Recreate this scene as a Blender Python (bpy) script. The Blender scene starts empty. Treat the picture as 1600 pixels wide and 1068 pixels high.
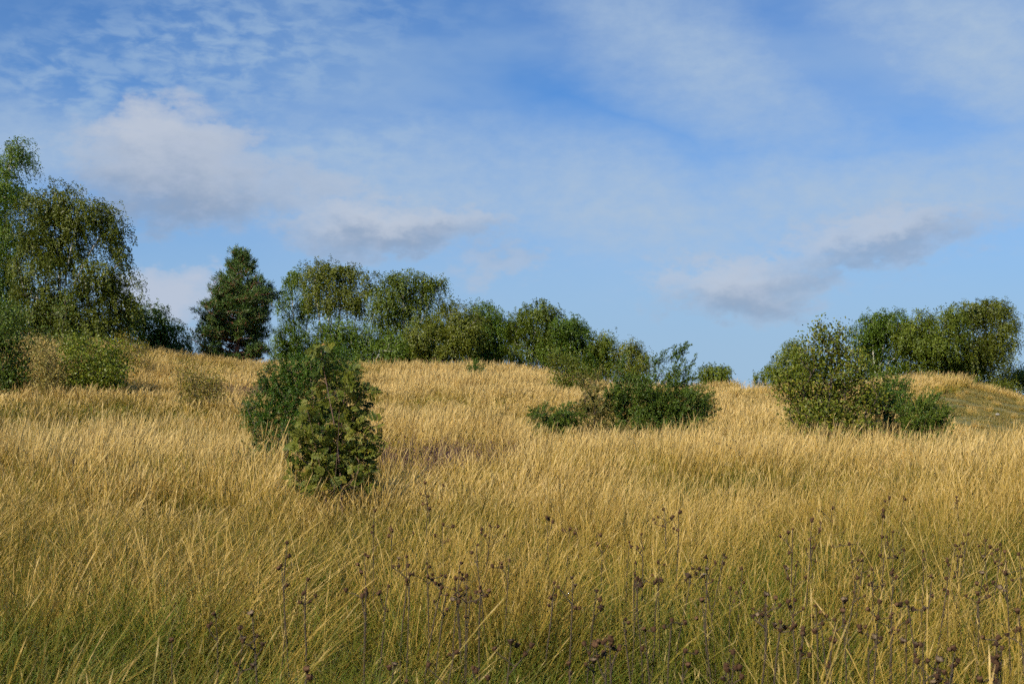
import bpy, math
import numpy as np
from mathutils import Vector, Matrix

# ------------------------------------------------------------------ camera, sky, sun, exposure
scene = bpy.context.scene
C = scene.collection
FPX, HY, CAMZ = 2100.0, 640.0, 1.70          # focal length and horizon row in 1600x1068 pixels, eye height in metres
PITCH = math.atan((HY - 534.0) / FPX)
cam_d = bpy.data.cameras.new('camera')
cam_d.sensor_width = 36.0
cam_d.lens = FPX / 1600.0 * 36.0
cam_d.clip_start = 0.05
cam_d.clip_end = 8000.0
cam_d.dof.use_dof = True
cam_d.dof.focus_distance = 19.0
cam_d.dof.aperture_fstop = 6.3
cam = bpy.data.objects.new('camera', cam_d)
cam.location = (0, 0, CAMZ)
cam.rotation_euler = (math.pi / 2 + PITCH, 0, 0)
C.objects.link(cam)
scene.camera = cam

SUN_DIR = Vector((-0.66, -0.75, 0.0)).normalized() * math.cos(math.radians(37)) + Vector((0, 0, math.sin(math.radians(37))))
sun_d = bpy.data.lights.new('sun', 'SUN')
sun_d.energy = 5.0
sun_d.angle = math.radians(0.53)
sun_d.color = (1.0, 0.905, 0.73)
sun = bpy.data.objects.new('sun', sun_d)
sun.rotation_euler = (-SUN_DIR).to_track_quat('-Z', 'Y').to_euler()
sun.location = (-40, -30, 60)
C.objects.link(sun)

scene.view_settings.view_transform = 'Standard'
scene.view_settings.look = 'None'
scene.view_settings.gamma = 1.0
scene.view_settings.exposure = 0.36
scene.view_settings.use_curve_mapping = False
scene.cycles.use_denoising = False
scene.cycles.use_adaptive_sampling = True
scene.cycles.adaptive_threshold = 0.04
scene.cycles.adaptive_min_samples = 12
scene.cycles.max_bounces = 4
scene.cycles.diffuse_bounces = 2
scene.cycles.transmission_bounces = 2
scene.cycles.glossy_bounces = 2
scene.cycles.caustics_reflective = False
scene.cycles.caustics_refractive = False


class NT:
    """small helper for building node trees"""
    def __init__(self, tree):
        self.t = tree
        self.n = tree.nodes
        self.l = tree.links

    def put(self, sock, v):
        if isinstance(v, bpy.types.NodeSocket):
            self.l.new(v, sock)
        elif isinstance(v, (tuple, list)) and len(v) == 3 and sock.type == 'RGBA':
            sock.default_value = (*v, 1)
        else:
            sock.default_value = v

    def math(self, op, a, b=None, c=None, clamp=False):
        n = self.n.new('ShaderNodeMath'); n.operation = op; n.use_clamp = clamp
        self.put(n.inputs[0], a)
        if b is not None: self.put(n.inputs[1], b)
        if c is not None: self.put(n.inputs[2], c)
        return n.outputs[0]

    def ramp01(self, v, a, b):
        n = self.n.new('ShaderNodeMapRange'); n.interpolation_type = 'SMOOTHSTEP'
        self.put(n.inputs['Value'], v)
        n.inputs['From Min'].default_value = a; n.inputs['From Max'].default_value = b
        return n.outputs[0]

    def mix(self, f, a, b, mode='MIX'):
        n = self.n.new('ShaderNodeMix'); n.data_type = 'RGBA'; n.blend_type = mode
        self.put(n.inputs[0], f); self.put(n.inputs[6], a); self.put(n.inputs[7], b)
        return n.outputs[2]

    def noise(self, vec, scale, detail=4, rough=0.55, dist=0.0, color=False):
        n = self.n.new('ShaderNodeTexNoise')
        if vec is not None: self.l.new(vec, n.inputs['Vector'])
        n.inputs['Scale'].default_value = scale; n.inputs['Detail'].default_value = detail
        n.inputs['Roughness'].default_value = rough; n.inputs['Distortion'].default_value = dist
        return n.outputs['Color' if color else 'Fac']

    def mapping(self, vec, scale=(1, 1, 1), loc=(0, 0, 0), rot=(0, 0, 0)):
        n = self.n.new('ShaderNodeMapping'); self.l.new(vec, n.inputs['Vector'])
        n.inputs['Scale'].default_value = scale; n.inputs['Location'].default_value = loc
        n.inputs['Rotation'].default_value = rot
        return n.outputs[0]

    def xyz(self, x, y, z):
        n = self.n.new('ShaderNodeCombineXYZ')
        for i, v in enumerate((x, y, z)): self.put(n.inputs[i], v)
        return n.outputs[0]

    def attr(self, name, out='Fac'):
        n = self.n.new('ShaderNodeAttribute'); n.attribute_name = name
        return n.outputs[out]

    def ramp(self, f, stops, interp='LINEAR'):
        n = self.n.new('ShaderNodeValToRGB'); n.color_ramp.interpolation = interp
        e = n.color_ramp.elements
        while len(e) < len(stops): e.new(0.5)
        for el, (p, c) in zip(e, stops):
            el.position = p; el.color = (*c, 1)
        self.put(n.inputs[0], f)
        return n.outputs[0]


def build_world():
    w = bpy.data.worlds.new('World'); scene.world = w; w.use_nodes = True
    t = NT(w.node_tree); t.n.clear()
    out = t.n.new('ShaderNodeOutputWorld'); bg = t.n.new('ShaderNodeBackground')
    t.l.new(bg.outputs[0], out.inputs[0])
    sky = t.n.new('ShaderNodeTexSky'); sky.sky_type = 'NISHITA'; sky.sun_disc = False
    sky.sun_elevation = math.radians(37)
    sky.sun_rotation = math.atan2(SUN_DIR.x, SUN_DIR.y)
    sky.altitude = 0; sky.air_density = 1.0; sky.dust_density = 0.3; sky.ozone_density = 3.0
    S = 0.10
    base = t.mix(1.0, sky.outputs[0], (0.34, 0.61, 0.93), 'MULTIPLY')
    geo = t.n.new('ShaderNodeTexCoord')
    sep = t.n.new('ShaderNodeSeparateXYZ'); t.l.new(geo.outputs['Generated'], sep.inputs[0])
    x, y, z = sep.outputs
    DEG = 180 / math.pi
    az = t.math('MULTIPLY', t.math('ARCTAN2', x, y), DEG)
    el = t.math('MULTIPLY', t.math('ARCSINE', z), DEG)
    # cloud layer coordinates in degrees of azimuth and elevation, warped by turbulence
    flat = t.xyz(az, el, 0.0)
    wc = t.noise(t.mapping(flat, (0.16, 0.34, 1)), 1.0, 6, 0.58, color=True)
    sw = t.n.new('ShaderNodeSeparateXYZ'); t.l.new(wc, sw.inputs[0])
    azw = t.math('ADD', az, t.math('MULTIPLY', t.math('SUBTRACT', sw.outputs[0], 0.5), 7.0))
    elw = t.math('ADD', el, t.math('MULTIPLY', t.math('SUBTRACT', sw.outputs[1], 0.5), 3.4))
    wc2 = t.noise(t.mapping(flat, (0.7, 1.1, 1), (5, 9, 0)), 1.0, 7, 0.62, color=True)
    sw2 = t.n.new('ShaderNodeSeparateXYZ'); t.l.new(wc2, sw2.inputs[0])
    azc = t.math('ADD', azw, t.math('MULTIPLY', t.math('SUBTRACT', sw2.outputs[0], 0.5), 4.0))
    elc = t.math('ADD', elw, t.math('MULTIPLY', t.math('SUBTRACT', sw2.outputs[1], 0.5), 2.4))
    fine = t.noise(t.mapping(flat, (0.9, 1.5, 1)), 1.0, 8, 0.62)
    mott = t.noise(t.mapping(flat, (0.75, 1.6, 1), rot=(0, 0, 0.18)), 1.0, 6, 0.55, 0.3)
    veil = t.noise(t.mapping(flat, (0.055, 0.17, 1), (3.1, 1.7, 0), (0, 0, -0.35)), 1.0, 5, 0.5, 0.3)

    def deg(px, py):
        v = Vector(((px - 800) / FPX, 1.0, (HY - py) / FPX)).normalized()
        return math.atan2(v.x, v.y) * DEG, math.asin(v.z) * DEG

    def blob(px, py, rx, ry, rot=0.0, soft=1.0, gx=azw, gy=elw):
        a, e = deg(px, py); k = DEG / FPX
        dx = t.math('SUBTRACT', gx, a); dy = t.math('SUBTRACT', gy, e)
        c, s = math.cos(rot), math.sin(rot)
        u = t.math('DIVIDE', t.math('ADD', t.math('MULTIPLY', dx, c), t.math('MULTIPLY', dy, s)), rx * k)
        v = t.math('DIVIDE', t.math('ADD', t.math('MULTIPLY', dx, -s), t.math('MULTIPLY', dy, c)), ry * k)
        r = t.math('SQRT', t.math('ADD', t.math('MULTIPLY', u, u), t.math('MULTIPLY', v, v)))
        return t.math('SUBTRACT', 1.0, t.ramp01(r, 1.0 - soft * 0.75, 1.0 + soft * 0.55))

    def over(*bs):
        r = bs[0]
        for b in bs[1:]: r = t.math('MAXIMUM', r, b)
        return r
    # thin high veil: everywhere a little, plus the long pale bands
    v_gen = t.math('MULTIPLY', t.ramp01(veil, 0.40, 0.66), 0.46)
    band = over(t.math('MULTIPLY', blob(640, 300, 400, 120, -0.12, 1.4), 0.85),
                t.math('MULTIPLY', blob(1000, 330, 340, 110, -0.15, 1.4), 0.92),
                t.math('MULTIPLY', blob(1400, 305, 460, 95, 0.03, 1.4), 0.92),
                t.math('MULTIPLY', blob(1100, 95, 300, 95, -0.5, 1.5), 0.75),
                t.math('MULTIPLY', blob(1560, 70, 300, 100, -0.6, 1.5), 0.9),
                t.math('MULTIPLY', blob(30, 235, 220, 80, 0.0, 1.4), 0.8))
    band = t.math('MULTIPLY', band, t.math('ADD', 0.5, t.math('MULTIPLY', fine, 0.85)))
    # mottled altocumulus
    m_area = over(blob(330, 80, 280, 95, 0.22, 1.5), blob(120, 130, 190, 55, 0.1, 1.4), blob(560, 215, 130, 30, 0.1, 1.4))
    m = t.math('MULTIPLY', t.math('MULTIPLY', t.ramp01(mott, 0.36, 0.66), m_area), 0.70)
    low = t.math('MULTIPLY', t.math('SUBTRACT', 1.0, t.ramp01(el, 2.0, 12.0)), 0.84)
    v_gen = t.math('MULTIPLY', v_gen, t.math('SUBTRACT', 1.0, t.math('MULTIPLY', blob(130, 10, 330, 110, 0.1, 1.4), 0.85)))
    inv = lambda q: t.math('SUBTRACT', 1.0, q)
    va = inv(t.math('MULTIPLY', inv(t.math('MAXIMUM', t.math('MAXIMUM', v_gen, band), low)), inv(m)))
    col = t.mix(va, base, (2.70, 3.85, 5.35))
    col = t.mix(t.math('MULTIPLY', band, 0.38), col, (3.75, 4.50, 5.55))
    # cumulus fragments: lit cream-grey tops, blue-grey undersides
    cb = lambda *a: blob(*a, gx=azc, gy=elc)
    big = over(cb(280, 255, 185, 95, 0.0, 0.95), cb(240, 212, 110, 66, 0, 0.9))
    cum = over(big, t.math('MULTIPLY', cb(450, 290, 190, 60, -0.05, 1.4), 0.7),
               t.math('MULTIPLY', cb(615, 350, 180, 58, 0.03, 1.1), 0.95),
               t.math('MULTIPLY', cb(770, 412, 110, 36, 0.15, 1.3), 0.6),
               t.math('MULTIPLY', cb(1165, 446, 175, 64, 0.02, 1.15), 0.95),
               t.math('MULTIPLY', cb(1385, 375, 190, 58, 0.06, 1.3), 0.85),
               t.math('MULTIPLY', cb(278, 465, 110, 62, 0, 0.9), 1.0))
    cum = t.math('MULTIPLY', cum, t.ramp01(t.math('ADD', cum, t.math('MULTIPLY', t.math('SUBTRACT', fine, 0.5), 1.1)), 0.20, 0.62))
    under = over(cb(262, 315, 190, 52, 0, 1.2), cb(640, 376, 180, 32, 0.03, 1.3),
                 cb(1150, 482, 150, 30, 0.06, 1.3), cb(1355, 405, 180, 36, 0.18, 1.3))
    ccol = t.mix(t.math('MULTIPLY', under, 0.88), (3.60, 4.05, 4.85), (1.95, 2.62, 3.75))
    ccol = t.mix(t.math('MULTIPLY', t.ramp01(fine, 0.45, 0.7), 0.35), ccol, (3.7, 4.15, 5.2))
    top = over(cb(245, 188, 120, 34, 0.05, 1.1), cb(610, 325, 130, 22, 0.03, 1.2), cb(1140, 418, 130, 24, 0.1, 1.2), cb(1350, 358, 130, 22, 0.18, 1.2))
    ccol = t.mix(t.math('MULTIPLY', top, 0.6), ccol, (4.5, 4.8, 5.4))
    ccol = t.mix(t.math('MULTIPLY', cb(278, 455, 120, 70, 0, 0.8), 0.6), ccol, (4.2, 4.6, 5.5))
    col = t.mix(t.math('MULTIPLY', cum, 0.86), col, ccol)
    t.l.new(col, bg.inputs['Color'])
    bg.inputs['Strength'].default_value = S


build_world()
scene.world.cycles.sampling_method = 'MANUAL'
scene.world.cycles.sample_map_resolution = 256

# ------------------------------------------------------------------ terrain height
U_PX = [-1200, -400, 0, 130, 300, 400, 650, 800, 900, 1000, 1150, 1300, 1450, 1540, 1600, 1750, 2100, 2800]
ROWS = {  # depth in metres: row of the grass tops as seen from the eye
    36: [668, 668, 668, 666, 664, 666, 672, 676, 678, 678, 676, 676, 684, 690, 692, 692, 690, 690],
    50: [606, 602, 606, 608, 614, 622, 640, 638, 638, 640, 640, 647, 652, 660, 664, 666, 666, 666],
    65: [560, 545, 548, 550, 582, 592, 607, 603, 614, 628, 622, 625, 612, 618, 630, 650, 655, 655],
    80: [545, 520, 528, 524, 560, 568, 570, 566, 592, 612, 606, 604, 584, 583, 622, 652, 655, 655],
    100: [560, 540, 545, 545, 565, 570, 582, 582, 602, 606, 599, 600, 606, 620, 650, 665, 665, 665]}


def gtop(py, Y):
    return CAMZ + (HY - py) / FPX * Y - 0.6


tabU = (np.array(U_PX) - 800) / FPX
tabY = np.array([-60, 0, 5, 10, 17, 25, 36, 50, 65, 80, 100, 150, 260, 600, 3000], float)
near = {-60: -0.4, 0: 0.0, 5: 0.0, 10: 0.02, 17: 0.08, 25: 0.28}
tabZ = np.zeros((len(tabY), len(tabU)))
for i, Yv in enumerate(tabY):
    if Yv in near: tabZ[i] = near[Yv]
    elif Yv in ROWS: tabZ[i] = [gtop(p, Yv) for p in ROWS[Yv]]
    elif Yv == 150: tabZ[i] = tabZ[i - 1] - 1.6
    else: tabZ[i] = 1.5
gU = np.linspace(tabU[0], tabU[-1], 260)
gL = np.linspace(0, 1, 420)
gY = -60 + 260 * gL ** 1.0
_tmp = np.array([np.interp(gU, tabU, r) for r in tabZ])
gZ = np.array([np.interp(gY, tabY, _tmp[:, j]) for j in range(len(gU))]).T


def blur(a, k, ax):
    a = np.moveaxis(a, ax, 0)
    p = np.concatenate([np.repeat(a[:1], k, 0), a, np.repeat(a[-1:], k, 0)])
    c = np.cumsum(np.concatenate([np.zeros_like(p[:1]), p]), 0)
    return np.moveaxis((c[2 * k + 1:] - c[:-2 * k - 1]) / (2 * k + 1), 0, ax)


for _ in range(3):
    gZ = blur(gZ, 3, 1)
    gZ = blur(gZ, 4, 0)


def ground(x, y):
    x = np.asarray(x, float); y = np.asarray(y, float)
    u = np.clip(x / np.maximum(y, 6.0), gU[0], gU[-1] - 1e-6)
    yy = np.clip(y, -60, 199.99)
    fu = (u - gU[0]) / (gU[1] - gU[0]); fy = (yy + 60) / (gY[1] - gY[0])
    i = np.clip(fu.astype(int), 0, len(gU) - 2); j = np.clip(fy.astype(int), 0, len(gY) - 2)
    a = np.clip(fu - i, 0, 1); b = np.clip(fy - j, 0, 1)
    z = (gZ[j, i] * (1 - a) * (1 - b) + gZ[j, i + 1] * a * (1 - b) + gZ[j + 1, i] * (1 - a) * b + gZ[j + 1, i + 1] * a * b)
    far = np.clip((y - 190) / 200, 0, 1)
    z = z * (1 - far) + 1.5 * far
    n = (np.sin(x * 0.9 + 1.3 * np.sin(y * 0.37)) * np.sin(y * 0.71 + 0.8 * np.sin(x * 0.53 + 1)) * 0.07
         + np.sin(x * 0.31 + 2 + 0.6 * np.sin(y * .23)) * np.sin(y * 0.23 + 0.7 * np.sin(x * .21)) * 0.12)
    return z + n * np.clip((y - 2) / 8, 0.15, 1)


def wpos(px, py, Y):
    """point at depth Y (metres along +Y) whose picture position is px, py"""
    d = Vector(((px - 800) / FPX, (534 - py) / FPX, -1.0))
    d = Matrix.Rotation(math.pi / 2 + PITCH, 3, 'X') @ d
    s = Y / d.y
    return np.array([d.x * s, Y, CAMZ + d.z * s])


# greener (+) and drier (-) stretches of the meadow: picture column, depth, half width and half depth in metres, strength
GROWTH = [(1250, 19.5, 2.4, 3.0, 1.1), (220, 41, 4.2, 3.2, 0.9), (690, 14.5, 1.3, 1.4, 1.1), (190, 5.6, 1.5, 1.5, 1.0), (1020, 6.6, 0.8, 1.3, 0.8), (420, 12.5, 1.6, 2.0, 0.7),
          (150, 27, 5.0, 6.5, -0.8), (800, 16.5, 2.0, 2.6, -0.7), (740, 71, 7.0, 9.0, -1.0), (1560, 24, 2.6, 3.5, -0.9), (1100, 30, 4.0, 3.5, -0.6), (1480, 11, 1.6, 2.0, 0.7), (900, 47, 5.0, 4.0, 0.6), (620, 54, 3.0, 3.0, 0.6), (330, 9, 1.2, 1.6, -0.5)]


def growth(x, y):
    r = 0
    for px, Y, rx, ry, k in GROWTH:
        r = r + k * np.exp(-((np.asarray(x) - (px - 800) / FPX * Y) / rx) ** 2 - ((np.asarray(y) - Y) / ry) ** 2)
    return r


def fnoise(x, y, s, seed=0):
    """smooth value noise 0..1"""
    x = np.asarray(x) / s + seed * 17.3; y = np.asarray(y) / s - seed * 9.1
    xi = np.floor(x).astype(np.int64); yi = np.floor(y).astype(np.int64)
    fx = x - xi; fy = y - yi
    fx = fx * fx * (3 - 2 * fx); fy = fy * fy * (3 - 2 * fy)

    def h(a, b):
        v = np.sin((a * 127.1 + b * 311.7 + seed * 74.7) % 6283.0) * 43758.5453
        return v - np.floor(v)
    return (h(xi, yi) * (1 - fx) * (1 - fy) + h(xi + 1, yi) * fx * (1 - fy) + h(xi, yi + 1) * (1 - fx) * fy + h(xi + 1, yi + 1) * fx * fy)


# ------------------------------------------------------------------ mesh helpers
def mesh_from(name, V, F, attrs=None, smooth=False):
    """V (n,3); F list of int arrays (m,3) or (m,4); attrs name -> per-vertex float array"""
    me = bpy.data.meshes.new(name)
    V = np.asarray(V, np.float32)
    F = [np.asarray(f, np.int32) for f in (F if isinstance(F, (list, tuple)) else [F]) if len(f)]
    me.vertices.add(len(V)); me.vertices.foreach_set('co', V.ravel())
    nl = sum(f.size for f in F); nf = sum(len(f) for f in F)
    me.loops.add(nl); me.loops.foreach_set('vertex_index', np.concatenate([f.ravel() for f in F]))
    tot = np.concatenate([np.full(len(f), f.shape[1], np.int32) for f in F])
    st = np.concatenate([[0], np.cumsum(tot)[:-1]]).astype(np.int32)
    me.polygons.add(nf); me.polygons.foreach_set('loop_start', st)
    if smooth: me.polygons.foreach_set('use_smooth', np.ones(nf, bool))
    for k, v in (attrs or {}).items():
        a = me.attributes.new(k, 'FLOAT', 'POINT'); a.data.foreach_set('value', np.asarray(v, np.float32))
    me.update(calc_edges=True)
    return me


def obj(name, me, mat, parent=None):
    o = bpy.data.objects.new(name, me)
    if me is not None and mat is not None and len(me.materials) == 0: me.materials.append(mat)
    C.objects.link(o)
    if parent is not None: o.parent = parent
    return o


def tag(o, label=None, cat=None, group=None, kind=None):
    if label: o['label'] = label
    if cat: o['category'] = cat
    if group: o['group'] = group
    if kind: o['kind'] = kind
    return o


def thing(name, loc, label, cat, group=None):
    o = bpy.data.objects.new(name, None); C.objects.link(o); o.location = loc
    o.empty_display_size = 0.2
    return tag(o, label, cat, group)


def unit(a):
    return a / np.maximum(np.linalg.norm(a, axis=-1, keepdims=True), 1e-9)


def frusta(P0, P1, R0, R1, n=5):
    """separate tapered tubes along the edges P0 -> P1"""
    m = len(P0)
    D = unit(P1 - P0)
    H = np.where(np.abs(D[:, 2:3]) < 0.9, [[0, 0, 1.0]], [[1.0, 0, 0]])
    A = unit(np.cross(D, H)); B = np.cross(D, A)
    th = np.arange(n) * 2 * np.pi / n
    ring = A[:, None] * np.cos(th)[None, :, None] + B[:, None] * np.sin(th)[None, :, None]
    V = np.concatenate([P0[:, None] + ring * R0[:, None, None], P1[:, None] + ring * R1[:, None, None]], 1).reshape(-1, 3)
    k = np.arange(n); k2 = (k + 1) % n
    f = np.stack([k, k2, k2 + n, k + n], 1)
    F = (np.arange(m)[:, None, None] * 2 * n + f[None]).reshape(-1, 4)
    return V, F


def leaf_quads(P, D, N, L, W, mid=0.45):
    """one four-cornered leaf per row: base P, direction D, face normal N"""
    D = unit(D); S = unit(np.cross(D, N))
    L = np.broadcast_to(np.asarray(L, float), (len(P),))[:, None]; W = np.broadcast_to(np.asarray(W, float), (len(P),))[:, None]
    M = P + D * L * mid
    V = np.stack([P, M + S * W * 0.5, P + D * L, M - S * W * 0.5], 1).reshape(-1, 3)
    F = np.arange(len(P) * 4).reshape(-1, 4)
    return V, F


def rdir(rng, n):
    return unit(rng.normal(size=(n, 3)))


# ------------------------------------------------------------------ materials
def new_mat(name):
    m = bpy.data.materials.new(name); m.use_nodes = True
    t = NT(m.node_tree); t.n.clear()
    out = t.n.new('ShaderNodeOutputMaterial')
    return m, t, out


def leafy(t, out, col, trans=0.35, rough=0.5, spec=0.3, tcol=None):
    p = t.n.new('ShaderNodeBsdfPrincipled')
    t.put(p.inputs['Base Color'], col)
    p.inputs['Roughness'].default_value = rough
    p.inputs['Specular IOR Level'].default_value = spec
    tr = t.n.new('ShaderNodeBsdfTranslucent')
    t.put(tr.inputs['Color'], tcol if tcol is not None else col)
    mx = t.n.new('ShaderNodeMixShader'); mx.inputs[0].default_value = trans
    t.l.new(p.outputs[0], mx.inputs[1]); t.l.new(tr.outputs[0], mx.inputs[2])
    t.l.new(mx.outputs[0], out.inputs[0])


def mat_leaf(name, stops, trans=0.3, rough=0.45, spec=0.35, clump=1.2):
    """leaf colour varies leaf by leaf (attribute rnd), clump by clump and tree by tree"""
    m, t, out = new_mat(name)
    oi = t.n.new('ShaderNodeObjectInfo')
    tc = t.n.new('ShaderNodeTexCoord')
    cl = t.noise(tc.outputs['Object'], clump, 2, 0.5)
    f = t.math('ADD', t.math('MULTIPLY', t.attr('rnd'), 0.55), t.math('MULTIPLY', t.math('SUBTRACT', cl, 0.25), 0.6))
    f = t.math('ADD', f, t.math('MULTIPLY', t.math('SUBTRACT', oi.outputs['Random'], 0.5), 0.22), clamp=True)
    leafy(t, out, t.ramp(f, stops), trans, rough, spec)
    return m


def mat_bark(name, thick, thin, dark, nscale=3.0):
    m, t, out = new_mat(name)
    tc = t.n.new('ShaderNodeTexCoord')
    nz = t.noise(t.mapping(tc.outputs['Object'], (1, 1, 0.35)), nscale, 5, 0.65)
    c = t.mix(t.ramp01(t.attr('rad'), 0.014, 0.034), thin, thick)
    c = t.mix(t.ramp01(nz, 0.54, 0.66), c, dark)
    p = t.n.new('ShaderNodeBsdfPrincipled'); t.put(p.inputs['Base Color'], c)
    p.inputs['Roughness'].default_value = 0.85
    t.l.new(p.outputs[0], out.inputs[0])
    return m


def mat_plain(name, c1, c2, scale=20, rough=0.8):
    m, t, out = new_mat(name)
    tc = t.n.new('ShaderNodeTexCoord')
    c = t.mix(t.noise(tc.outputs['Object'], scale, 4, 0.6), c1, c2)
    p = t.n.new('ShaderNodeBsdfPrincipled'); t.put(p.inputs['Base Color'], c)
    p.inputs['Roughness'].default_value = rough
    t.l.new(p.outputs[0], out.inputs[0])
    return m


M = {}
M['birch_leaf'] = mat_leaf('birch_leaf', [(0.0, (0.059, 0.089, 0.008)), (0.45, (0.123, 0.161, 0.013)), (0.75, (0.197, 0.227, 0.020)), (1.0, (0.277, 0.279, 0.034))], 0.34)
M['birch_leaf_green'] = mat_leaf('birch_leaf_green', [(0.0, (0.049, 0.089, 0.008)), (0.45, (0.096, 0.155, 0.013)), (0.8, (0.160, 0.221, 0.020)), (1.0, (0.235, 0.279, 0.038))], 0.34)
M['birch_leaf_rusty'] = mat_leaf('birch_leaf_rusty', [(0.0, (0.061, 0.083, 0.008)), (0.45, (0.132, 0.152, 0.014)), (0.75, (0.200, 0.208, 0.022)), (1.0, (0.274, 0.238, 0.034))], 0.34)
M['juniper'] = mat_leaf('juniper_needles', [(0.0, (0.026, 0.052, 0.007)), (0.5, (0.073, 0.118, 0.011)), (0.85, (0.162, 0.189, 0.018)), (1.0, (0.260, 0.229, 0.030))], 0.12, 0.5, 0.3, 2.5)
M['juniper_dark'] = mat_leaf('juniper_dark_needles', [(0.0, (0.019, 0.046, 0.004)), (0.5, (0.053, 0.106, 0.007)), (0.85, (0.116, 0.169, 0.011)), (1.0, (0.187, 0.205, 0.020))], 0.12, 0.5, 0.3, 2.5)
M['juniper_olive'] = mat_leaf('juniper_olive_needles', [(0.0, (0.042, 0.056, 0.014)), (0.5, (0.144, 0.136, 0.026)), (0.85, (0.288, 0.224, 0.043)), (1.0, (0.407, 0.288, 0.072))], 0.12, 0.5, 0.3, 2.5)
M['pine'] = mat_leaf('pine_needles', [(0.0, (0.033, 0.065, 0.013)), (0.5, (0.081, 0.131, 0.023)), (0.85, (0.167, 0.200, 0.027)), (1.0, (0.270, 0.258, 0.033))], 0.12, 0.45, 0.35, 0.8)
M['sallow'] = mat_leaf('sallow_leaf', [(0.0, (0.062, 0.086, 0.010)), (0.5, (0.132, 0.167, 0.017)), (0.8, (0.255, 0.238, 0.027)), (1.0, (0.465, 0.349, 0.065))], 0.30, 0.48, 0.30, 2.0)
M['shrub_green'] = mat_leaf('shrub_green_leaf', [(0.0, (0.084, 0.121, 0.011)), (0.5, (0.209, 0.245, 0.020)), (0.8, (0.344, 0.329, 0.034)), (1.0, (0.542, 0.421, 0.069))], 0.3, 0.45, 0.35, 2.0)
M['shrub_dark'] = mat_leaf('shrub_dark_leaf', [(0.0, (0.051, 0.084, 0.010)), (0.5, (0.113, 0.167, 0.018)), (0.8, (0.210, 0.246, 0.026)), (1.0, (0.494, 0.433, 0.078))], 0.28, 0.45, 0.35, 2.0)
M['shrub_pale'] = mat_leaf('shrub_pale_leaf', [(0.0, (0.153, 0.138, 0.031)), (0.5, (0.362, 0.294, 0.077)), (0.8, (0.528, 0.413, 0.126)), (1.0, (0.668, 0.525, 0.180))], 0.3, 0.5, 0.3, 2.0)
M['shrub_yellow'] = mat_leaf('shrub_yellow_leaf', [(0.0, (0.104, 0.106, 0.013)), (0.5, (0.236, 0.200, 0.026)), (0.8, (0.348, 0.269, 0.041)), (1.0, (0.474, 0.338, 0.072))], 0.3, 0.45, 0.35, 2.0)
M['birch_bark'] = mat_bark('birch_bark', (.62, .58, .52), (.070, .050, .038), (.045, .040, .036), 2.6)
M['pine_bark'] = mat_bark('pine_bark', (.235, .095, .052), (.150, .080, .050), (.085, .050, .038), 5)
M['twig_bark'] = mat_bark('twig_bark', (.115, .085, .060), (.095, .068, .046), (.060, .045, .034), 6)
M['rowan_bark'] = mat_bark('rowan_bark', (.170, .115, .080), (.150, .085, .055), (.100, .065, .050), 9)


# ------------------------------------------------------------------ plants: branch skeleton
def skeleton(rng, trunks, targets, tip_r=0.012, sag=0.0, expo=2.3, pathw=0.35, seglen=0.45):
    """join every target to the growing tree; returns nodes, parent, radius, tip node per target"""
    P, par, plen = [], [], []
    for tr in trunks:
        prev = -1
        for q in tr:
            P.append(q); par.append(prev)
            plen.append(0.0 if prev < 0 else plen[prev] + np.linalg.norm(q - P[prev]))
            prev = len(P) - 1
    base = trunks[0][0]
    order = np.argsort(np.linalg.norm((targets - base) * [1, 1, 0.8], axis=1))
    tips = np.full(len(targets), -1)
    cap = len(P) + len(targets) * 12
    A = np.zeros((cap, 3)); A[:len(P)] = P
    PL = np.zeros(cap); PL[:len(P)] = plen
    n = len(P)
    minh = base[2] + 0.06 * (targets[:, 2].max() - base[2])
    for k in order:
        tg = targets[k]
        d = tg - A[:n]
        dist = np.linalg.norm(d, axis=1)
        cost = dist + pathw * PL[:n] + 0.9 * np.maximum(0, -d[:, 2]) + np.where(A[:n, 2] < minh, 2.5, 0)
        j = int(np.argmin(cost))
        L = dist[j]
        s = max(2, min(10, int(L / seglen) + 1))
        bend = rng.normal(0, 0.09 * L, 3)
        bend[2] += 0.12 * L - sag * L
        pj = j
        a = A[j].copy()
        for i in range(1, s + 1):
            f = i / s
            q = a + d[j] * f + bend * (4 * f * (1 - f)) * 0.5
            A[n] = q; PL[n] = PL[pj] + L / s; par.append(pj)
            pj = n; n += 1
            if n >= cap - 12: break
        tips[k] = pj
        if n >= cap - 12: break
    A = A[:n]; par = np.array(par[:n])
    acc = np.zeros(n); kids = np.zeros(n)
    for i in range(n - 1, -1, -1):
        if kids[i] == 0: acc[i] = tip_r ** expo
        if par[i] >= 0:
            acc[par[i]] += acc[i]; kids[par[i]] += 1
    R = acc ** (1 / expo)
    return A, par, R, tips


def wood_mesh(name, A, par, R, rmin=0.0, sides=5, rmax=9):
    e = np.where((par >= 0) & (R >= rmin))[0]
    R = np.minimum(R, rmax)
    p = par[e]
    r1 = R[e]; r0 = np.minimum(R[p], r1 * 1.35)
    V, F = frusta(A[p], A[e], r0, r1, sides)
    rad = np.repeat(np.concatenate([r0[:, None].repeat(sides, 1), r1[:, None].repeat(sides, 1)], 1).reshape(-1), 1)
    return mesh_from(name, V, F, {'rad': rad}, True)


def lobes_world(lobes, Y, rng, depth=0.85):
    out = []
    for l in lobes:
        px, py, rx, ry = l[:4]
        dy = (l[4] if len(l) > 4 else rng.uniform(-0.5, 0.5) * rx / FPX * Y)
        c = wpos(px, py, Y + dy)
        k = (Y + dy) / FPX
        out.append((c, np.array([rx * k, max(rx * k * depth, 0.5 * ry * k), ry * k])))
    return out


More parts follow.
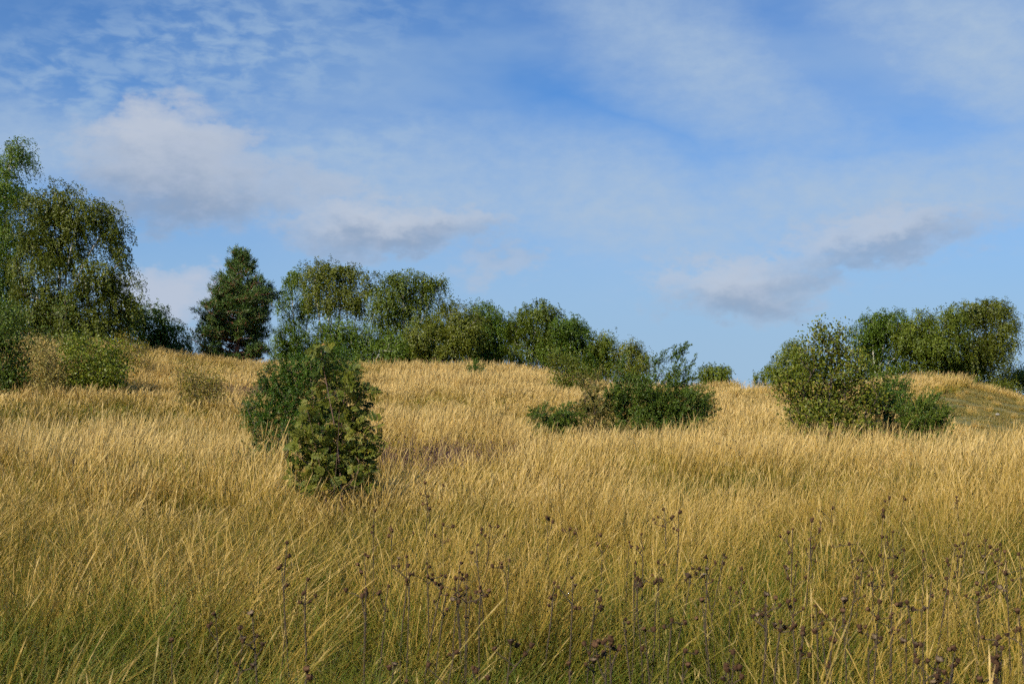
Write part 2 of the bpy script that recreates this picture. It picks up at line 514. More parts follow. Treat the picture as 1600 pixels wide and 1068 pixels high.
def sample_lobes(rng, lob, n, power=2.4):
    w = np.array([(r[0] * r[1] * r[2]) ** 0.67 for _, r in lob]); w /= w.sum()
    idx = rng.choice(len(lob), n, p=w)
    c = np.array([l[0] for l in lob])[idx]; r = np.array([l[1] for l in lob])[idx]
    d = rdir(rng, n)
    return c + d * r * (rng.random(n) ** (1 / power))[:, None], d


def stems_to(rng, base, tops, bow=0.08, n=9, spread=0.12):
    tr = []
    for t_ in tops:
        b = base + np.array([rng.normal(0, spread), rng.normal(0, spread), -0.1])
        d = t_ - b; L = np.linalg.norm(d)
        w = rng.normal(0, bow * L, 3); w[2] *= 0.2
        w2 = rng.normal(0, bow * L * .5, 3); w2[2] = 0
        f = np.linspace(0, 1, n)[:, None]
        # start more upright, then lean out
        q = b + np.concatenate([d[:2][None] * f ** 1.35, d[2] * f], 1) + w * (f * (1 - f)) * 2 + w2 * np.sin(f * 9) * 0.25
        tr.append(q)
    return tr


WIND = np.array([0.30, 0.06, 0.0])


def hang_leaves(rng, tips, outd, strands=7, length=(0.5, 1.5), step=0.075, size=0.11, jitter=0.35, droop=1.0, scale=1.0):
    """leaf strands hanging from branch ends, as on a weeping birch"""
    n = len(tips)
    k = strands
    S = np.repeat(tips, k, 0) + rng.normal(0, jitter * scale, (n * k, 3)) * [1, 1, 0.7]
    O = np.repeat(outd, k, 0) * [1, 1, 0.3] + rng.normal(0, 0.5, (n * k, 3)) * [1, 1, 0.5]
    O = unit(O)
    L = rng.uniform(*length, n * k) * np.repeat(rng.uniform(0.55, 1.15, n), k)
    m = max(4, int(length[1] / step))
    f = (np.arange(m)[None] + rng.random((n * k, m))) / m
    keep = (f * length[1] < L[:, None]) & (rng.random((n * k, m)) < 0.88)
    s = f * length[1]
    out = 0.42 * L[:, None] * (1 - np.exp(-s / (0.45 * L[:, None])))
    P = S[:, None] + O[:, None] * out[..., None] + WIND * (s ** 1.2)[..., None] * 0.55
    P[..., 2] += 0.18 * np.sin(np.minimum(s / L[:, None], 1) * 2.2) * L[:, None] - droop * s * np.minimum(1, 0.25 + s / L[:, None])
    P = P[keep] + rng.normal(0, 0.045 * scale, (int(keep.sum()), 3))
    q = len(P)
    D = unit(rng.normal(0, 0.7, (q, 3)) + [0.25, 0, -0.9])
    ON = np.repeat(unit(outd * 0.9 + [0, 0, 0.35] + rng.normal(0, 0.25, (n, 3))), k * m, 0).reshape(n * k, m, 3)[keep]
    N = unit(ON + rng.normal(0, 0.45, (q, 3)))
    D = unit(D - N * np.sum(D * N, 1, keepdims=True))
    sz = size * rng.uniform(0.7, 1.3, q)
    V, F = leaf_quads(P, D, N, sz, sz * 0.72)
    grp = np.repeat(np.repeat(rng.random(n * k), m).reshape(n * k, m)[keep], 4)
    rnd = np.clip(np.repeat(rng.random(q), 4) * 0.35 + grp * 0.35 + np.repeat(np.repeat(np.repeat(rng.random(n), k), m).reshape(n * k, m)[keep], 4) * 0.3, 0, 1)
    return V, F, rnd


SUNV = np.array(SUN_DIR)


def bush_leaves(rng, tips, outd, per=10, spread=0.18, size=0.07, up=0.3, aspect=0.55):
    n = len(tips)
    P = np.repeat(tips, per, 0) + rng.normal(0, spread, (n * per, 3))
    q = len(P)
    D = unit(np.repeat(outd, per, 0) * 0.6 + rng.normal(0, 0.7, (q, 3)) + [0, 0, up])
    N = unit(rng.normal(0, 0.55, (q, 3)) + np.repeat(outd, per, 0) * 0.7 + [0, 0, 0.4])
    sz = size * rng.uniform(0.65, 1.3, q)
    V, F = leaf_quads(P, D, N, sz, sz * aspect)
    return V, F, np.repeat(rng.random(q), 4)


def birch(name, label, seed, px, Y, lobes, n=190, mat='birch_leaf', stems=2, strands=7, length=(0.45, 1.5), size=0.115,
          group='birches along the ridge', cat='tree', step=0.08, tip_r=0.011, jitter=0.34, depth=0.85):
    rng = np.random.default_rng(seed)
    n = int(n * 1.25); size *= 0.80; step *= 0.58; strands += 3; tip_r *= 1.15; jitter *= 0.72
    cx0 = min(l[0] - l[2] for l in lobes); cx1 = max(l[0] + l[2] for l in lobes)
    x = (px - 800) / FPX * Y
    b = np.array([x, Y, float(ground(x, Y)) - 0.05])
    lob = lobes_world(lobes, Y, rng, depth)
    hw = (cx1 - cx0) * 0.5 / FPX * Y       # low growth round the foot
    rz = min(2.2, max(1.1, 0.55 * (min(l[0][2] for l in lob) - b[2])))
    lob.append((np.array([((cx0 + cx1) / 2 - 800) / FPX * Y, Y - 0.3, b[2] + 0.8 * rz]), np.array([hw * 0.8, max(1.0, hw * 0.5), rz])))
    T, d = sample_lobes(rng, lob, n)
    T[:, 2] = np.maximum(T[:, 2], b[2] + 0.5)
    hh = (T[:, 2] - b[2]) / (T[:, 2].max() - b[2])
    cut = (T[:, 1] < Y - 0.35) & (hh > 0.22) & (hh < 0.75) & (fnoise(T[:, 0], T[:, 2], 1.6, seed) > (0.5 if seed in (6, 8, 17, 18, 19) else 0.66))
    T, d = T[~cut], d[~cut]
    tops = sorted(lob, key=lambda l: -l[0][2])[:stems]
    tr = stems_to(rng, b, [l[0] + np.array([0, 0, 0.25 * l[1][2]]) for l in tops], 0.06, 10, 0.05)
    A, par, R, tips = skeleton(rng, tr, T, tip_r)
    root = thing(name, b, label, cat, group)
    A = A - b
    obj('trunk', wood_mesh('birch_wood', A, par, R, 0, 5, 0.24), M['birch_bark'], root)
    ok = tips >= 0
    V, F, rnd = hang_leaves(rng, T[ok] - b, d[ok], strands, length, step, size, jitter)
    obj('crown', mesh_from('birch_leaves', V, F, {'rnd': rnd}), M[mat], root)
    return root


def leafy_shrub(name, label, seed, px, Y, lobes, n=150, per=14, size=0.06, mat='shrub_green', spread=0.14, stems=6, group=None,
                cat='shrub', aspect=0.55, depth=0.85, tip_r=0.004, sink=0.0):
    rng = np.random.default_rng(seed)
    x = (px - 800) / FPX * Y
    b = np.array([x, Y, float(ground(x, Y)) - 0.03 - sink])
    lob = lobes_world(lobes, Y, rng, depth)
    cx0 = min(l[0] - l[2] for l in lobes); cx1 = max(l[0] + l[2] for l in lobes); hw = (cx1 - cx0) * 0.5 / FPX * Y
    rz = max(0.45, 0.62 * (min(l[0][2] for l in lob) - b[2]))
    for sx_ in (-0.45, 0.0, 0.45):
        lob.append((np.array([((cx0 + cx1) / 2 - 800) / FPX * Y + sx_ * hw, Y - 0.1, b[2] + 0.75 * rz]), np.array([hw * 0.42, hw * 0.45, rz])))
    n = int(n * 2.1); per = int(per * 1.6)
    T, d = sample_lobes(rng, lob, n, 2.0)
    T[:, 2] = np.maximum(T[:, 2], ground(T[:, 0], T[:, 1]) + 0.12)
    pick = rng.choice(len(T), stems, replace=False)
    tr = stems_to(rng, b, [T[i] for i in pick], 0.07, 7, 0.02)
    A, par, R, tips = skeleton(rng, tr, T, tip_r, seglen=0.2)
    root = thing(name, b, label, cat, group)
    obj('stems', wood_mesh('shrub_wood', A - b, par, R, 0, 4, 0.03), M['twig_bark'], root)
    V, F, rnd = bush_leaves(rng, T - b, d, per, spread, size, 0.3, aspect)
    obj('foliage', mesh_from('shrub_leaves', V, F, {'rnd': rnd}), M[mat], root)
    return root


def juniper(name, label, seed, px, Y, lobes, n=700, mat='juniper', shoot=(0.2, 0.42), needles=34, nl=0.05, nw=0.016, up=0.9, group=None,
            lean=(0.18, 0, 0), spires=()):
    """dense prickly shrub of upswept shoots, each clad in short needles"""
    rng = np.random.default_rng(seed)
    x = (px - 800) / FPX * Y
    b = np.array([x, Y, float(ground(x, Y)) - 0.03])
    lob = lobes_world(lobes, Y, rng, 0.9)
    cx0 = min(l[0] - l[2] for l in lobes); cx1 = max(l[0] + l[2] for l in lobes); hw = (cx1 - cx0) * 0.5 / FPX * Y
    rz = max(0.45, 0.62 * (min(l[0][2] for l in lob) - b[2]))
    for sx_ in (-0.45, 0.0, 0.45):
        lob.append((np.array([((cx0 + cx1) / 2 - 800) / FPX * Y + sx_ * hw, Y - 0.1, b[2] + 0.75 * rz]), np.array([hw * 0.5, hw * 0.5, rz])))
    n = int(n * 1.6)
    T, d = sample_lobes(rng, lob, n, 2.6)
    keep = T[:, 2] > ground(T[:, 0], T[:, 1]) + 0.08
    T, d = T[keep], d[keep]
    for (x0, y0, x1, y1, cnt) in spires:          # tall leading shoots
        p0, p1 = wpos(x0, y0, Y), wpos(x1, y1, Y)
        f = np.sort(rng.random(cnt))[:, None]
        w = 0.24 * (1 - f) + 0.03
        q = p0 + (p1 - p0) * f + np.concatenate([np.sin(f * 3.1) * -0.1, f * 0, f * 0], 1) + rng.normal(0, 1, (cnt, 3)) * w
        T = np.concatenate([T, q]); d = np.concatenate([d, unit(rng.normal(0, .6, (cnt, 3)) + unit(p1 - p0) * 1.2)])
    m = len(T)
    tr = stems_to(rng, b, [T[i] for i in rng.choice(m, 7, replace=False)], 0.07, 7, 0.02)
    pick = rng.choice(m, min(m, 170), replace=False)
    A, par, R, tips = skeleton(rng, tr, T[pick], 0.005, seglen=0.25)
    root = thing(name, b, label, 'shrub', group)
    obj('stems', wood_mesh('juniper_wood', A - b, par, R, 0, 4, 0.05), M['twig_bark'], root)
    D = unit(d * [1, 1, 0.7] + np.array([0, 0, up]) + np.array(lean) + rng.normal(0, 0.35, (m, 3)))
    L = rng.uniform(*shoot, m) * 1.3
    f = rng.random((m, needles)) ** 0.9
    side = rdir(rng, m * needles).reshape(m, needles, 3)
    curve = np.array([0.12, 0, -0.16]) * L[:, None] * 1.0
    P = T[:, None] + D[:, None] * ((f - 0.35) * L[:, None])[..., None] + curve[:, None] * (f ** 2)[..., None]
    # side twiglets make the shoot a little feather
    tw = (1 - f) * 0.20 * L[:, None]
    P = P + side * (tw * rng.random((m, needles)))[..., None]
    ND = unit(D[:, None] * 0.9 + side * 0.75 + rng.normal(0, 0.25, (m, needles, 3)))
    P = P.reshape(-1, 3) - b; ND = ND.reshape(-1, 3)
    q = len(P)
    N = unit(rng.normal(0, 0.6, (q, 3)) + np.repeat(unit(d * 0.8 + [0, 0, 0.3]), needles, 0))
    ND = unit(ND - 0.6 * N * np.sum(ND * N, 1, keepdims=True))
    V, F = leaf_quads(P, ND, N, nl * rng.uniform(0.7, 1.4, q), nw * rng.uniform(0.8, 1.3, q))
    rnd = np.repeat(np.clip(rng.random(q) * 0.45 + 0.5 * np.repeat(rng.random(m), needles) + 0.12 * (f.reshape(-1) - .5), 0, 1), 4)
    obj('foliage', mesh_from('juniper_needles', V, F, {'rnd': rnd}), M[mat], root)
    return root


# ------------------------------------------------------------------ ground sheet
def turf_mask(x, y):
    """1 on the grazed mound at the right, 0 in the tall meadow"""
    px = 800 + FPX * np.asarray(x) / np.maximum(y, 6.0)
    e = ((px - 1600) / 205) ** 2 + ((np.asarray(y) - 60) / 27) ** 2
    e2 = ((px - 1170) / 60) ** 2 + ((np.asarray(y) - 92) / 12) ** 2
    n = fnoise(x, y, 2.4, 3) * 0.7 + fnoise(x, y, 0.9, 4) * 0.3
    return np.clip((1.25 - np.minimum(e, e2 * 1.1) - n * 0.55) * 3.0, 0, 1)


def build_ground():
    us = np.concatenate([np.linspace(-4, -0.75, 22), np.linspace(-0.72, 0.72, 170), np.linspace(0.75, 4, 22)])
    ys = np.concatenate([np.linspace(-60, 0, 14), np.linspace(1, 30, 90), np.linspace(30.4, 110, 150), np.linspace(114, 200, 24), np.array([230, 300, 420, 700, 1200, 2500])])
    U, Yg = np.meshgrid(us, ys)
    X = U * np.maximum(Yg, 14.0)
    V = np.stack([X, Yg, ground(X, Yg)], -1).reshape(-1, 3)
    nu, ny = len(us), len(ys)
    i, j = np.meshgrid(np.arange(nu - 1), np.arange(ny - 1))
    a = (j * nu + i).ravel()
    F = np.stack([a, a + 1, a + nu + 1, a + nu], 1)
    me = mesh_from('meadow_ground', V, F, {'turf': turf_mask(V[:, 0], V[:, 1])}, True)
    m, t, out = new_mat('meadow_soil')
    tc = t.n.new('ShaderNodeTexCoord')
    n1 = t.noise(tc.outputs['Object'], 0.35, 5, 0.6); n2 = t.noise(tc.outputs['Object'], 6, 4, 0.65)
    thatch = t.mix(n2, (.040, .032, .012), (.105, .080, .030))
    thatch = t.mix(t.ramp01(n1, 0.45, 0.62), thatch, (.075, .080, .020))
    moss = t.ramp(t.math('ADD', t.math('MULTIPLY', n1, .6), t.math('MULTIPLY', n2, .5)),
                  [(0.35, (.075, .076, .016)), (0.52, (.130, .118, .028)), (0.68, (.215, .168, .052))])
    p = t.n.new('ShaderNodeBsdfPrincipled'); t.put(p.inputs['Base Color'], t.mix(t.attr('turf'), thatch, moss))
    p.inputs['Roughness'].default_value = 0.95
    bp = t.n.new('ShaderNodeBump'); bp.inputs['Strength'].default_value = 0.8; bp.inputs['Distance'].default_value = 0.06
    t.l.new(n2, bp.inputs['Height']); t.l.new(bp.outputs[0], p.inputs['Normal'])
    t.l.new(p.outputs[0], out.inputs[0])
    tag(obj('ground', me, m), 'rolling meadow ground rising to a low ridge', None, None, 'structure')


build_ground()

# ------------------------------------------------------------------ grass
def mat_grass():
    m, t, out = new_mat('dry_grass')
    geo = t.n.new('ShaderNodeNewGeometry'); oi = t.n.new('ShaderNodeObjectInfo')
    h = t.attr('hgt'); r = t.attr('rnd'); kd = t.attr('kind')
    pos = t.mapping(geo.outputs['Position'], (1, 1, 0.0))
    big = t.noise(pos, 0.16, 3, 0.5); mid = t.noise(t.mapping(geo.outputs['Position'], (1, 1, 0), (7, 3, 0)), 0.75, 3, 0.5)
    # how green the spot is: patches of leafy growth in the dry meadow
    g = t.math('ADD', t.math('MULTIPLY', t.math('SUBTRACT', big, 0.5), 3.0), t.math('MULTIPLY', t.math('SUBTRACT', mid, 0.5), 2.2))
    g = t.math('ADD', g, t.math('MULTIPLY', t.math('SUBTRACT', oi.outputs['Random'], 0.5), 0.35))
    sp = t.n.new('ShaderNodeSeparateXYZ'); t.l.new(geo.outputs['Position'], sp.inputs[0])
    nearg = t.math('SUBTRACT', 1.0, t.ramp01(sp.outputs[1], 5.0, 26.0))
    for px_, Y_, rx_, ry_, k_ in GROWTH:
        ex = t.math('DIVIDE', t.math('SUBTRACT', sp.outputs[0], (px_ - 800) / FPX * Y_), rx_); ey = t.math('DIVIDE', t.math('SUBTRACT', sp.outputs[1], Y_), ry_)
        d2 = t.math('ADD', t.math('MULTIPLY', ex, ex), t.math('MULTIPLY', ey, ey))
        g = t.math('ADD', g, t.math('MULTIPLY', t.math('EXPONENT', t.math('MULTIPLY', d2, -1.0)), k_ * (1.5 if k_ > 0 else 1.0)))
    g = t.math('ADD', g, t.math('SUBTRACT', t.math('MULTIPLY', nearg, 0.80), 0.04))
    gl = t.math('ADD', g, t.math('MULTIPLY', t.math('SUBTRACT', r, 0.5), 1.3))
    leafc = t.ramp(t.math('ADD', t.math('MULTIPLY', gl, 0.42), 0.52, clamp=True),
                   [(0.0, (0.381, 0.277, 0.052)), (0.22, (0.276, 0.214, 0.029)), (0.45, (0.191, 0.174, 0.018)), (0.68, (0.138, 0.150, 0.014)), (1.0, (0.092, 0.126, 0.012))])
    gc = t.math('ADD', t.math('MULTIPLY', g, 0.78), t.math('MULTIPLY', t.math('SUBTRACT', r, 0.5), 1.1))
    gc = t.math('SUBTRACT', gc, t.math('MULTIPLY', t.math('SUBTRACT', h, 0.6), 0.9))
    culmc = t.ramp(t.math('ADD', t.math('MULTIPLY', gc, 0.42), 0.42, clamp=True),
                   [(0.0, (0.582, 0.431, 0.161)), (0.25, (0.488, 0.339, 0.096)), (0.50, (0.385, 0.251, 0.049)), (0.74, (0.257, 0.192, 0.028)), (1.0, (0.128, 0.124, 0.015))])
    col = t.mix(t.ramp01(kd, 0.2, 0.6), leafc, culmc)
    col = t.mix(t.math('MULTIPLY', t.ramp01(kd, 1.0, 1.3), 0.65), col, (.640, .460, .190))
    col = t.mix(t.math('SUBTRACT', 1.0, t.ramp01(kd, -0.9, -0.4)), col, t.ramp(t.math('ADD', t.math('MULTIPLY', r, .5), t.math('MULTIPLY', mid, .6), clamp=True), [(0.2, (.095, .092, .018)), (0.5, (.185, .155, .036)), (0.85, (.330, .250, .085))]))
    rust = t.noise(t.mapping(geo.outputs['Position'], (1, 1, 0), (31, 12, 0)), 0.5, 3, 0.55)
    rf = t.math('MULTIPLY', t.ramp01(t.math('ADD', rust, t.math('MULTIPLY', t.math('SUBTRACT', r, .5), .25)), 0.55, 0.72), 0.42)
    col = t.mix(rf, col, (.380, .200, .050))
    leafy(t, out, col, 0.22, 0.55, 0.22)
    return m


M['grass'] = mat_grass()


def blades(rng, n, h, width, rad, lean, curl, kind, segs=4, taper=1.0, head=0.0, headw=0.0, spread=1.0):
    """n curved blades rooted in a disc; returns V,F and attributes"""
    a = rng.random(n) * 2 * np.pi; rr = rad * np.sqrt(rng.random(n))
    B = np.stack([rr * np.cos(a), rr * np.sin(a), np.full(n, -0.03)], 1)
    H = rng.uniform(*h, n)
    dirn = np.stack([np.cos(a), np.sin(a)], 1) * rng.uniform(0, 0.6, n)[:, None] * spread + rng.normal(0, 0.35 * spread, (n, 2)) + np.array([lean, 0])
    cu = rng.uniform(*curl, n)
    t = np.linspace(0, 1, segs + 1)
    if head > 0: t = np.concatenate([np.linspace(0, 1 - head, segs - 1), [1 - head * 0.55, 1.0]])
    off = dirn[:, None, :] * (0.45 * t[None, :, None] + cu[:, None, None] * t[None, :, None] ** 2.4) * H[:, None, None]
    zz = H[:, None] * (t[None] - 0.20 * (np.linalg.norm(dirn, axis=1)[:, None] * cu[:, None]) * t[None] ** 2.6)
    P = np.concatenate([B[:, None, :2] + off, (B[:, None, 2] + zz)[..., None]], 2)
    th = rng.random(n) * np.pi
    S = np.stack([np.cos(th), np.sin(th), np.zeros(n)], 1)
    W = width * rng.uniform(0.7, 1.35, n)
    if head > 0:
        prof = np.linspace(0.95, 0.75, len(t)); prof[-2] = headw; prof[-1] = 0.12
    else:
        prof = np.clip(1.0 - t ** 2 * taper, 0.06, 1)
    Wp = (W[:, None] * prof[None])[..., None] * 0.5
    V = np.stack([P - S[:, None] * Wp, P + S[:, None] * Wp], 2)
    k = len(t)
    i0 = (np.arange(n)[:, None] * k + np.arange(k - 1)[None]).ravel() * 2
    F = np.stack([i0, i0 + 1, i0 + 3, i0 + 2], 1)
    hg = np.broadcast_to((zz / 0.8)[..., None], (n, k, 2)).ravel()
    rn = np.broadcast_to(rng.random(n)[:, None, None], (n, k, 2)).ravel()
    kd = np.full(n * k * 2, float(kind))
    if head > 0:
        kk = np.zeros((n, k, 2)) + kind; kk[:, -2:, :] = kind + 0.6; kd = kk.ravel()
    return V.reshape(-1, 3), F, hg, rn, kd


def join_parts(parts):
    o = 0; out = [[], [], [], [], []]
    for V, F, h_, r_, k_ in parts:
        for l, a in zip(out, (V, F + o, h_, r_, k_)): l.append(a)
        o += len(V)
    return [np.concatenate(l) for l in out]


def patch_mesh(name, rng, size, layers):
    """a square of meadow: layers of (makers, tufts per square metre, tilt); tufts are turned, tilted and scaled one by one"""
    parts = []
    for makers, dens, tilt in layers:
        protos = [join_parts(f(rng)) for f in makers]
        n = int(dens * size * size)
        q = rng.uniform(-1, 1, (n, 2)); q = q * size * 0.5 * 1.12
        q += rng.normal(0, 0.06 * size, (n, 2))
        cl = fnoise(q[:, 0], q[:, 1], size * 0.22, int(dens) + len(parts) % 7)
        far_ = rng.random(n) > 0.25 + 1.3 * cl          # gather the tufts into clumps
        if far_.all(): far_[:] = False
        j_ = rng.choice(np.where(~far_)[0], int(far_.sum()))
        q[far_] = q[j_] + rng.normal(0, 0.05 * size, (int(far_.sum()), 2))
        for (x, y) in q:
            V, F, h_, r_, k_ = protos[rng.integers(len(protos))]
            a = rng.normal(0.05, 0.95); c, s = math.cos(a), math.sin(a)
            R = np.array([[c, -s, 0], [s, c, 0], [0, 0, 1.0]])
            tx, ty = rng.normal(0.03, tilt), rng.normal(0, tilt)
            sh = np.array([[1, 0, tx], [0, 1, ty], [0, 0, 1.0]])
            k = rng.uniform(0.62, 1.25)
            parts.append(((V @ R.T @ sh.T) * [1, 1, k] + [x, y, 0], F, h_ * k, (r_ + rng.random()) % 1.0, k_))
    V, F, h_, r_, k_ = join_parts(parts)
    me = mesh_from(name, V, F, {'hgt': np.clip(h_, 0, 1), 'rnd': r_, 'kind': k_})
    me.materials.append(M['grass'])
    return me


def patch_collection(name, count, seed, size, layers):
    col = bpy.data.collections.new(name)
    for i in range(count):
        col.objects.link(bpy.data.objects.new('%s_%02d' % (name, i), patch_mesh(name, np.random.default_rng(seed + i), size, layers)))
    return col


def scatter(name, col, P, rot, scl, label):
    """one object that lays a patch of grass on every point"""
    me = bpy.data.meshes.new(name)
    me.vertices.add(len(P)); me.vertices.foreach_set('co', np.asarray(P, np.float32).ravel())
    for k, v in (('rot', rot), ('scl', scl)):
        a = me.attributes.new(k, 'FLOAT_VECTOR', 'POINT'); a.data.foreach_set('vector', np.asarray(v, np.float32).ravel())
    rng = np.random.default_rng(len(P))
    a = me.attributes.new('pick', 'INT', 'POINT'); a.data.foreach_set('value', rng.integers(0, 1000, len(P)).astype(np.int32))
    me.materials.append(M['grass'])
    o = bpy.data.objects.new(name, me); C.objects.link(o)
    ng = bpy.data.node_groups.new(name + '_nodes', 'GeometryNodeTree')
    ng.interface.new_socket('Geometry', in_out='INPUT', socket_type='NodeSocketGeometry')
    ng.interface.new_socket('Geometry', in_out='OUTPUT', socket_type='NodeSocketGeometry')
    N = ng.nodes; L = ng.links
    gi, go = N.new('NodeGroupInput'), N.new('NodeGroupOutput')
    iop = N.new('GeometryNodeInstanceOnPoints'); ci = N.new('GeometryNodeCollectionInfo')
    ci.inputs['Collection'].default_value = col
    ci.inputs['Separate Children'].default_value = True; ci.inputs['Reset Children'].default_value = True
    iop.inputs['Pick Instance'].default_value = True

    def na(nm, typ):
        a_ = N.new('GeometryNodeInputNamedAttribute'); a_.data_type = typ; a_.inputs['Name'].default_value = nm
        return a_.outputs['Attribute']
    L.new(gi.outputs[0], iop.inputs['Points']); L.new(ci.outputs[0], iop.inputs['Instance'])
    L.new(na('pick', 'INT'), iop.inputs['Instance Index'])
    e2r = N.new('FunctionNodeEulerToRotation'); L.new(na('rot', 'FLOAT_VECTOR'), e2r.inputs[0]); L.new(e2r.outputs[0], iop.inputs['Rotation'])
    L.new(na('scl', 'FLOAT_VECTOR'), iop.inputs['Scale'])
    L.new(iop.outputs[0], go.inputs[0])
    md = o.modifiers.new('patches', 'NODES'); md.node_group = ng
    return tag(o, label, None, None, 'stuff')


def grid_points(rng, y0, y1, size, umax=0.58, extra=2.5):
    ys = np.arange(y0, y1, size); P = []
    for r, y in enumerate(ys):
        hw = umax * y + extra
        xs = np.arange(-hw, hw, size) + (r % 2) * size * 0.5
        P.append(np.stack([xs, np.full(len(xs), y)], 1))
    P = np.concatenate(P)
    return (P + rng.uniform(-0.3, 0.3, P.shape) * size).T


HEATHER = []        # (x, y, radius) of heather clumps, where the grass stays low
for _px, _Y, _r in ((672, 28, 1.35), (388, 56, 1.8), (625, 25.5, 0.9)):
    HEATHER.append(((_px - 800) / FPX * _Y, _Y, _r))


def build_grass():
    leafN = [lambda g: [blades(g, 44, (0.28, 0.78), 0.0062, 0.15, 0.16, (0.2, 0.9), 0.0, 5, spread=0.85),
                        blades(g, 10, (0.12, 0.35), 0.0070, 0.17, 0.0, (0.2, 1.1), 0.0, 4, spread=1.8)]] * 8
    culmN = [lambda g: [blades(g, 10, (0.62, 1.08), 0.0042, 0.13, 0.24, (0.15, 0.65), 0.6, 7, head=0.12, headw=1.2, spread=0.5),
                        blades(g, 11, (0.52, 1.02), 0.0044, 0.13, 0.28, (0.2, 0.8), 0.6, 6, spread=0.7, taper=0.6),
                        blades(g, 6, (0.3, 0.60), 0.0052, 0.12, 0.15, (0.1, 0.6), 0.3, 4, spread=1.0)]] * 10
    strawN = [lambda g: [blades(g, 4, (0.75, 1.15), 0.0050, 0.05, g.choice([-0.5, 0.6, 0.8, 0.5]), (0.2, 0.6), 1.25, 6, spread=0.4)]] * 6
    leafM = [lambda g: [blades(g, 28, (0.2, 0.60), 0.013, 0.20, 0.12, (0.1, 0.7), 0.0, 3, spread=1.1)]] * 5
    culmM = [lambda g: [blades(g, 16, (0.5, 0.92), 0.0080, 0.18, 0.28, (0.12, 0.6), 0.65, 5, head=0.18, headw=1.15, spread=0.65),
                        blades(g, 7, (0.35, 0.65), 0.011, 0.18, 0.2, (0.1, 0.6), 0.4, 3, spread=0.8)]] * 7
    strawM = [lambda g: [blades(g, 4, (0.8, 1.2), 0.0105, 0.08, g.choice([-0.4, 0.6, 0.8, 0.5]), (0.2, 0.6), 1.25, 5, spread=0.4)]] * 6
    leafF = [lambda g: [blades(g, 30, (0.18, 0.50), 0.024, 0.30, 0.12, (0.1, 0.7), 0.0, 2, spread=1.0)]] * 5
    culmF = [lambda g: [blades(g, 22, (0.42, 0.86), 0.0150, 0.26, 0.30, (0.1, 0.5), 0.75, 4, head=0.25, headw=1.1, spread=0.65)]] * 6
    turfT = [lambda g: [blades(g, 40, (0.04, 0.12), 0.018, 0.30, 0.08, (0.1, 0.7), -1.0, 2, spread=1.3)]] * 4

    def place(name, col, x, y, label, seed, yaw=0.3, hv=0.85, s0=1.0):
        rng = np.random.default_rng(seed)
        n = len(x); e = 0.5
        z = ground(x, y)
        sx = (ground(x + e, y) - ground(x - e, y)) / (2 * e); sy = (ground(x, y + e) - ground(x, y - e)) / (2 * e)
        yw = rng.normal(0.0, yaw, n) + (fnoise(x, y, 3.5, 21) - 0.5) * 1.7
        c, s = np.cos(yw), np.sin(yw)
        # slope expressed in the turned patch's own axes
        rot = np.stack([np.arctan(-s * sx + c * sy), -np.arctan(c * sx + s * sy), yw], 1)
        hfac = 1 - hv * 0.55 + hv * (0.5 * fnoise(x, y, 5.0, 5) + 0.5 * fnoise(x, y, 1.6, 6))
        hfac = hfac * (1 - 0.14 * growth(x, y))
        for (hx, hy, hr) in HEATHER:
            hfac = hfac * (1 - 0.66 * np.exp(-((x - hx) ** 2 * 0.5 + (y - hy + 0.6) ** 2) / (1.8 * hr * hr)))
        k = s0 * rng.uniform(0.96, 1.08, n)
        scl = np.stack([k, k * np.where(rng.random(n) < 0.5, -1, 1), s0 * hfac * rng.uniform(0.92, 1.08, n)], 1)
        scatter(name, col, np.stack([x, y, z], 1), rot, scl, label)

    rng = np.random.default_rng(11)
    SN, SM, SF = 1.1, 1.9, 2.6
    near_kinds = [('leafy near meadow grass, olive green with few seeding stems', [(leafN, 26, .28), (culmN, 5, .26), (strawN, 1.0, .3)]),
                  ('mixed near meadow grass, olive leaves under golden stems', [(leafN, 21, .28), (culmN, 12, .26), (strawN, 2.4, .35)]),
                  ('golden near meadow grass, dense with seeding stems', [(leafN, 15, .28), (culmN, 20, .25), (strawN, 3.2, .35)])]
    mid_kinds = [('leafy middle meadow grass, olive green with few seeding stems', [(leafM, 24, .2), (culmM, 5, .22), (strawM, .5, .3)]),
                 ('mixed middle meadow grass, olive leaves under golden stems', [(leafM, 19, .2), (culmM, 11, .22), (strawM, 0.9, .3)]),
                 ('golden middle meadow grass, dense with seeding stems', [(leafM, 13, .2), (culmM, 17, .22), (strawM, 1.2, .3)])]
    far_kinds = [('leafy grass on the slope of the ridge', [(leafF, 10, .12), (culmF, 2.2, .2)]),
                 ('mixed grass on the slope of the ridge', [(leafF, 8, .12), (culmF, 5.0, .2)]),
                 ('pale seeding grass on the slope of the ridge', [(leafF, 5, .12), (culmF, 9, .2)])]
    for zi, (kinds, y0, y1, size, cnt, nm) in enumerate(((near_kinds, 3.3, 15.5, SN, 3, 'near_grass'), (mid_kinds, 15.3, 37, SM, 3, 'middle_grass'), (far_kinds, 36, 102, SF, 3, 'slope_grass'))):
        x, y = grid_points(rng, y0, y1, size)
        if zi > 0:
            k = turf_mask(x, y) < 0.5; x, y = x[k], y[k]
        c = 0.6 * fnoise(x, y, 4.0 + 2 * zi, 8) + 0.4 * fnoise(x, y, 1.6 + zi, 9) + rng.normal(0, 0.09, len(x)) + (0.0 if zi else np.clip((y - 8) * 0.02, -.06, .1))
        c = c - 0.22 * growth(x, y)
        cls = np.digitize(c, [0.41, 0.57])
        for q, (label, layers) in enumerate(kinds):
            col = patch_collection('%s_%d' % (nm, q), cnt, 100 + zi * 40 + q * 10, size, layers)
            k = cls == q
            place(nm, col, x[k], y[k], label, 20 + zi * 3 + q)
    x, y = grid_points(rng, 40, 102, 2.2, 0.62)
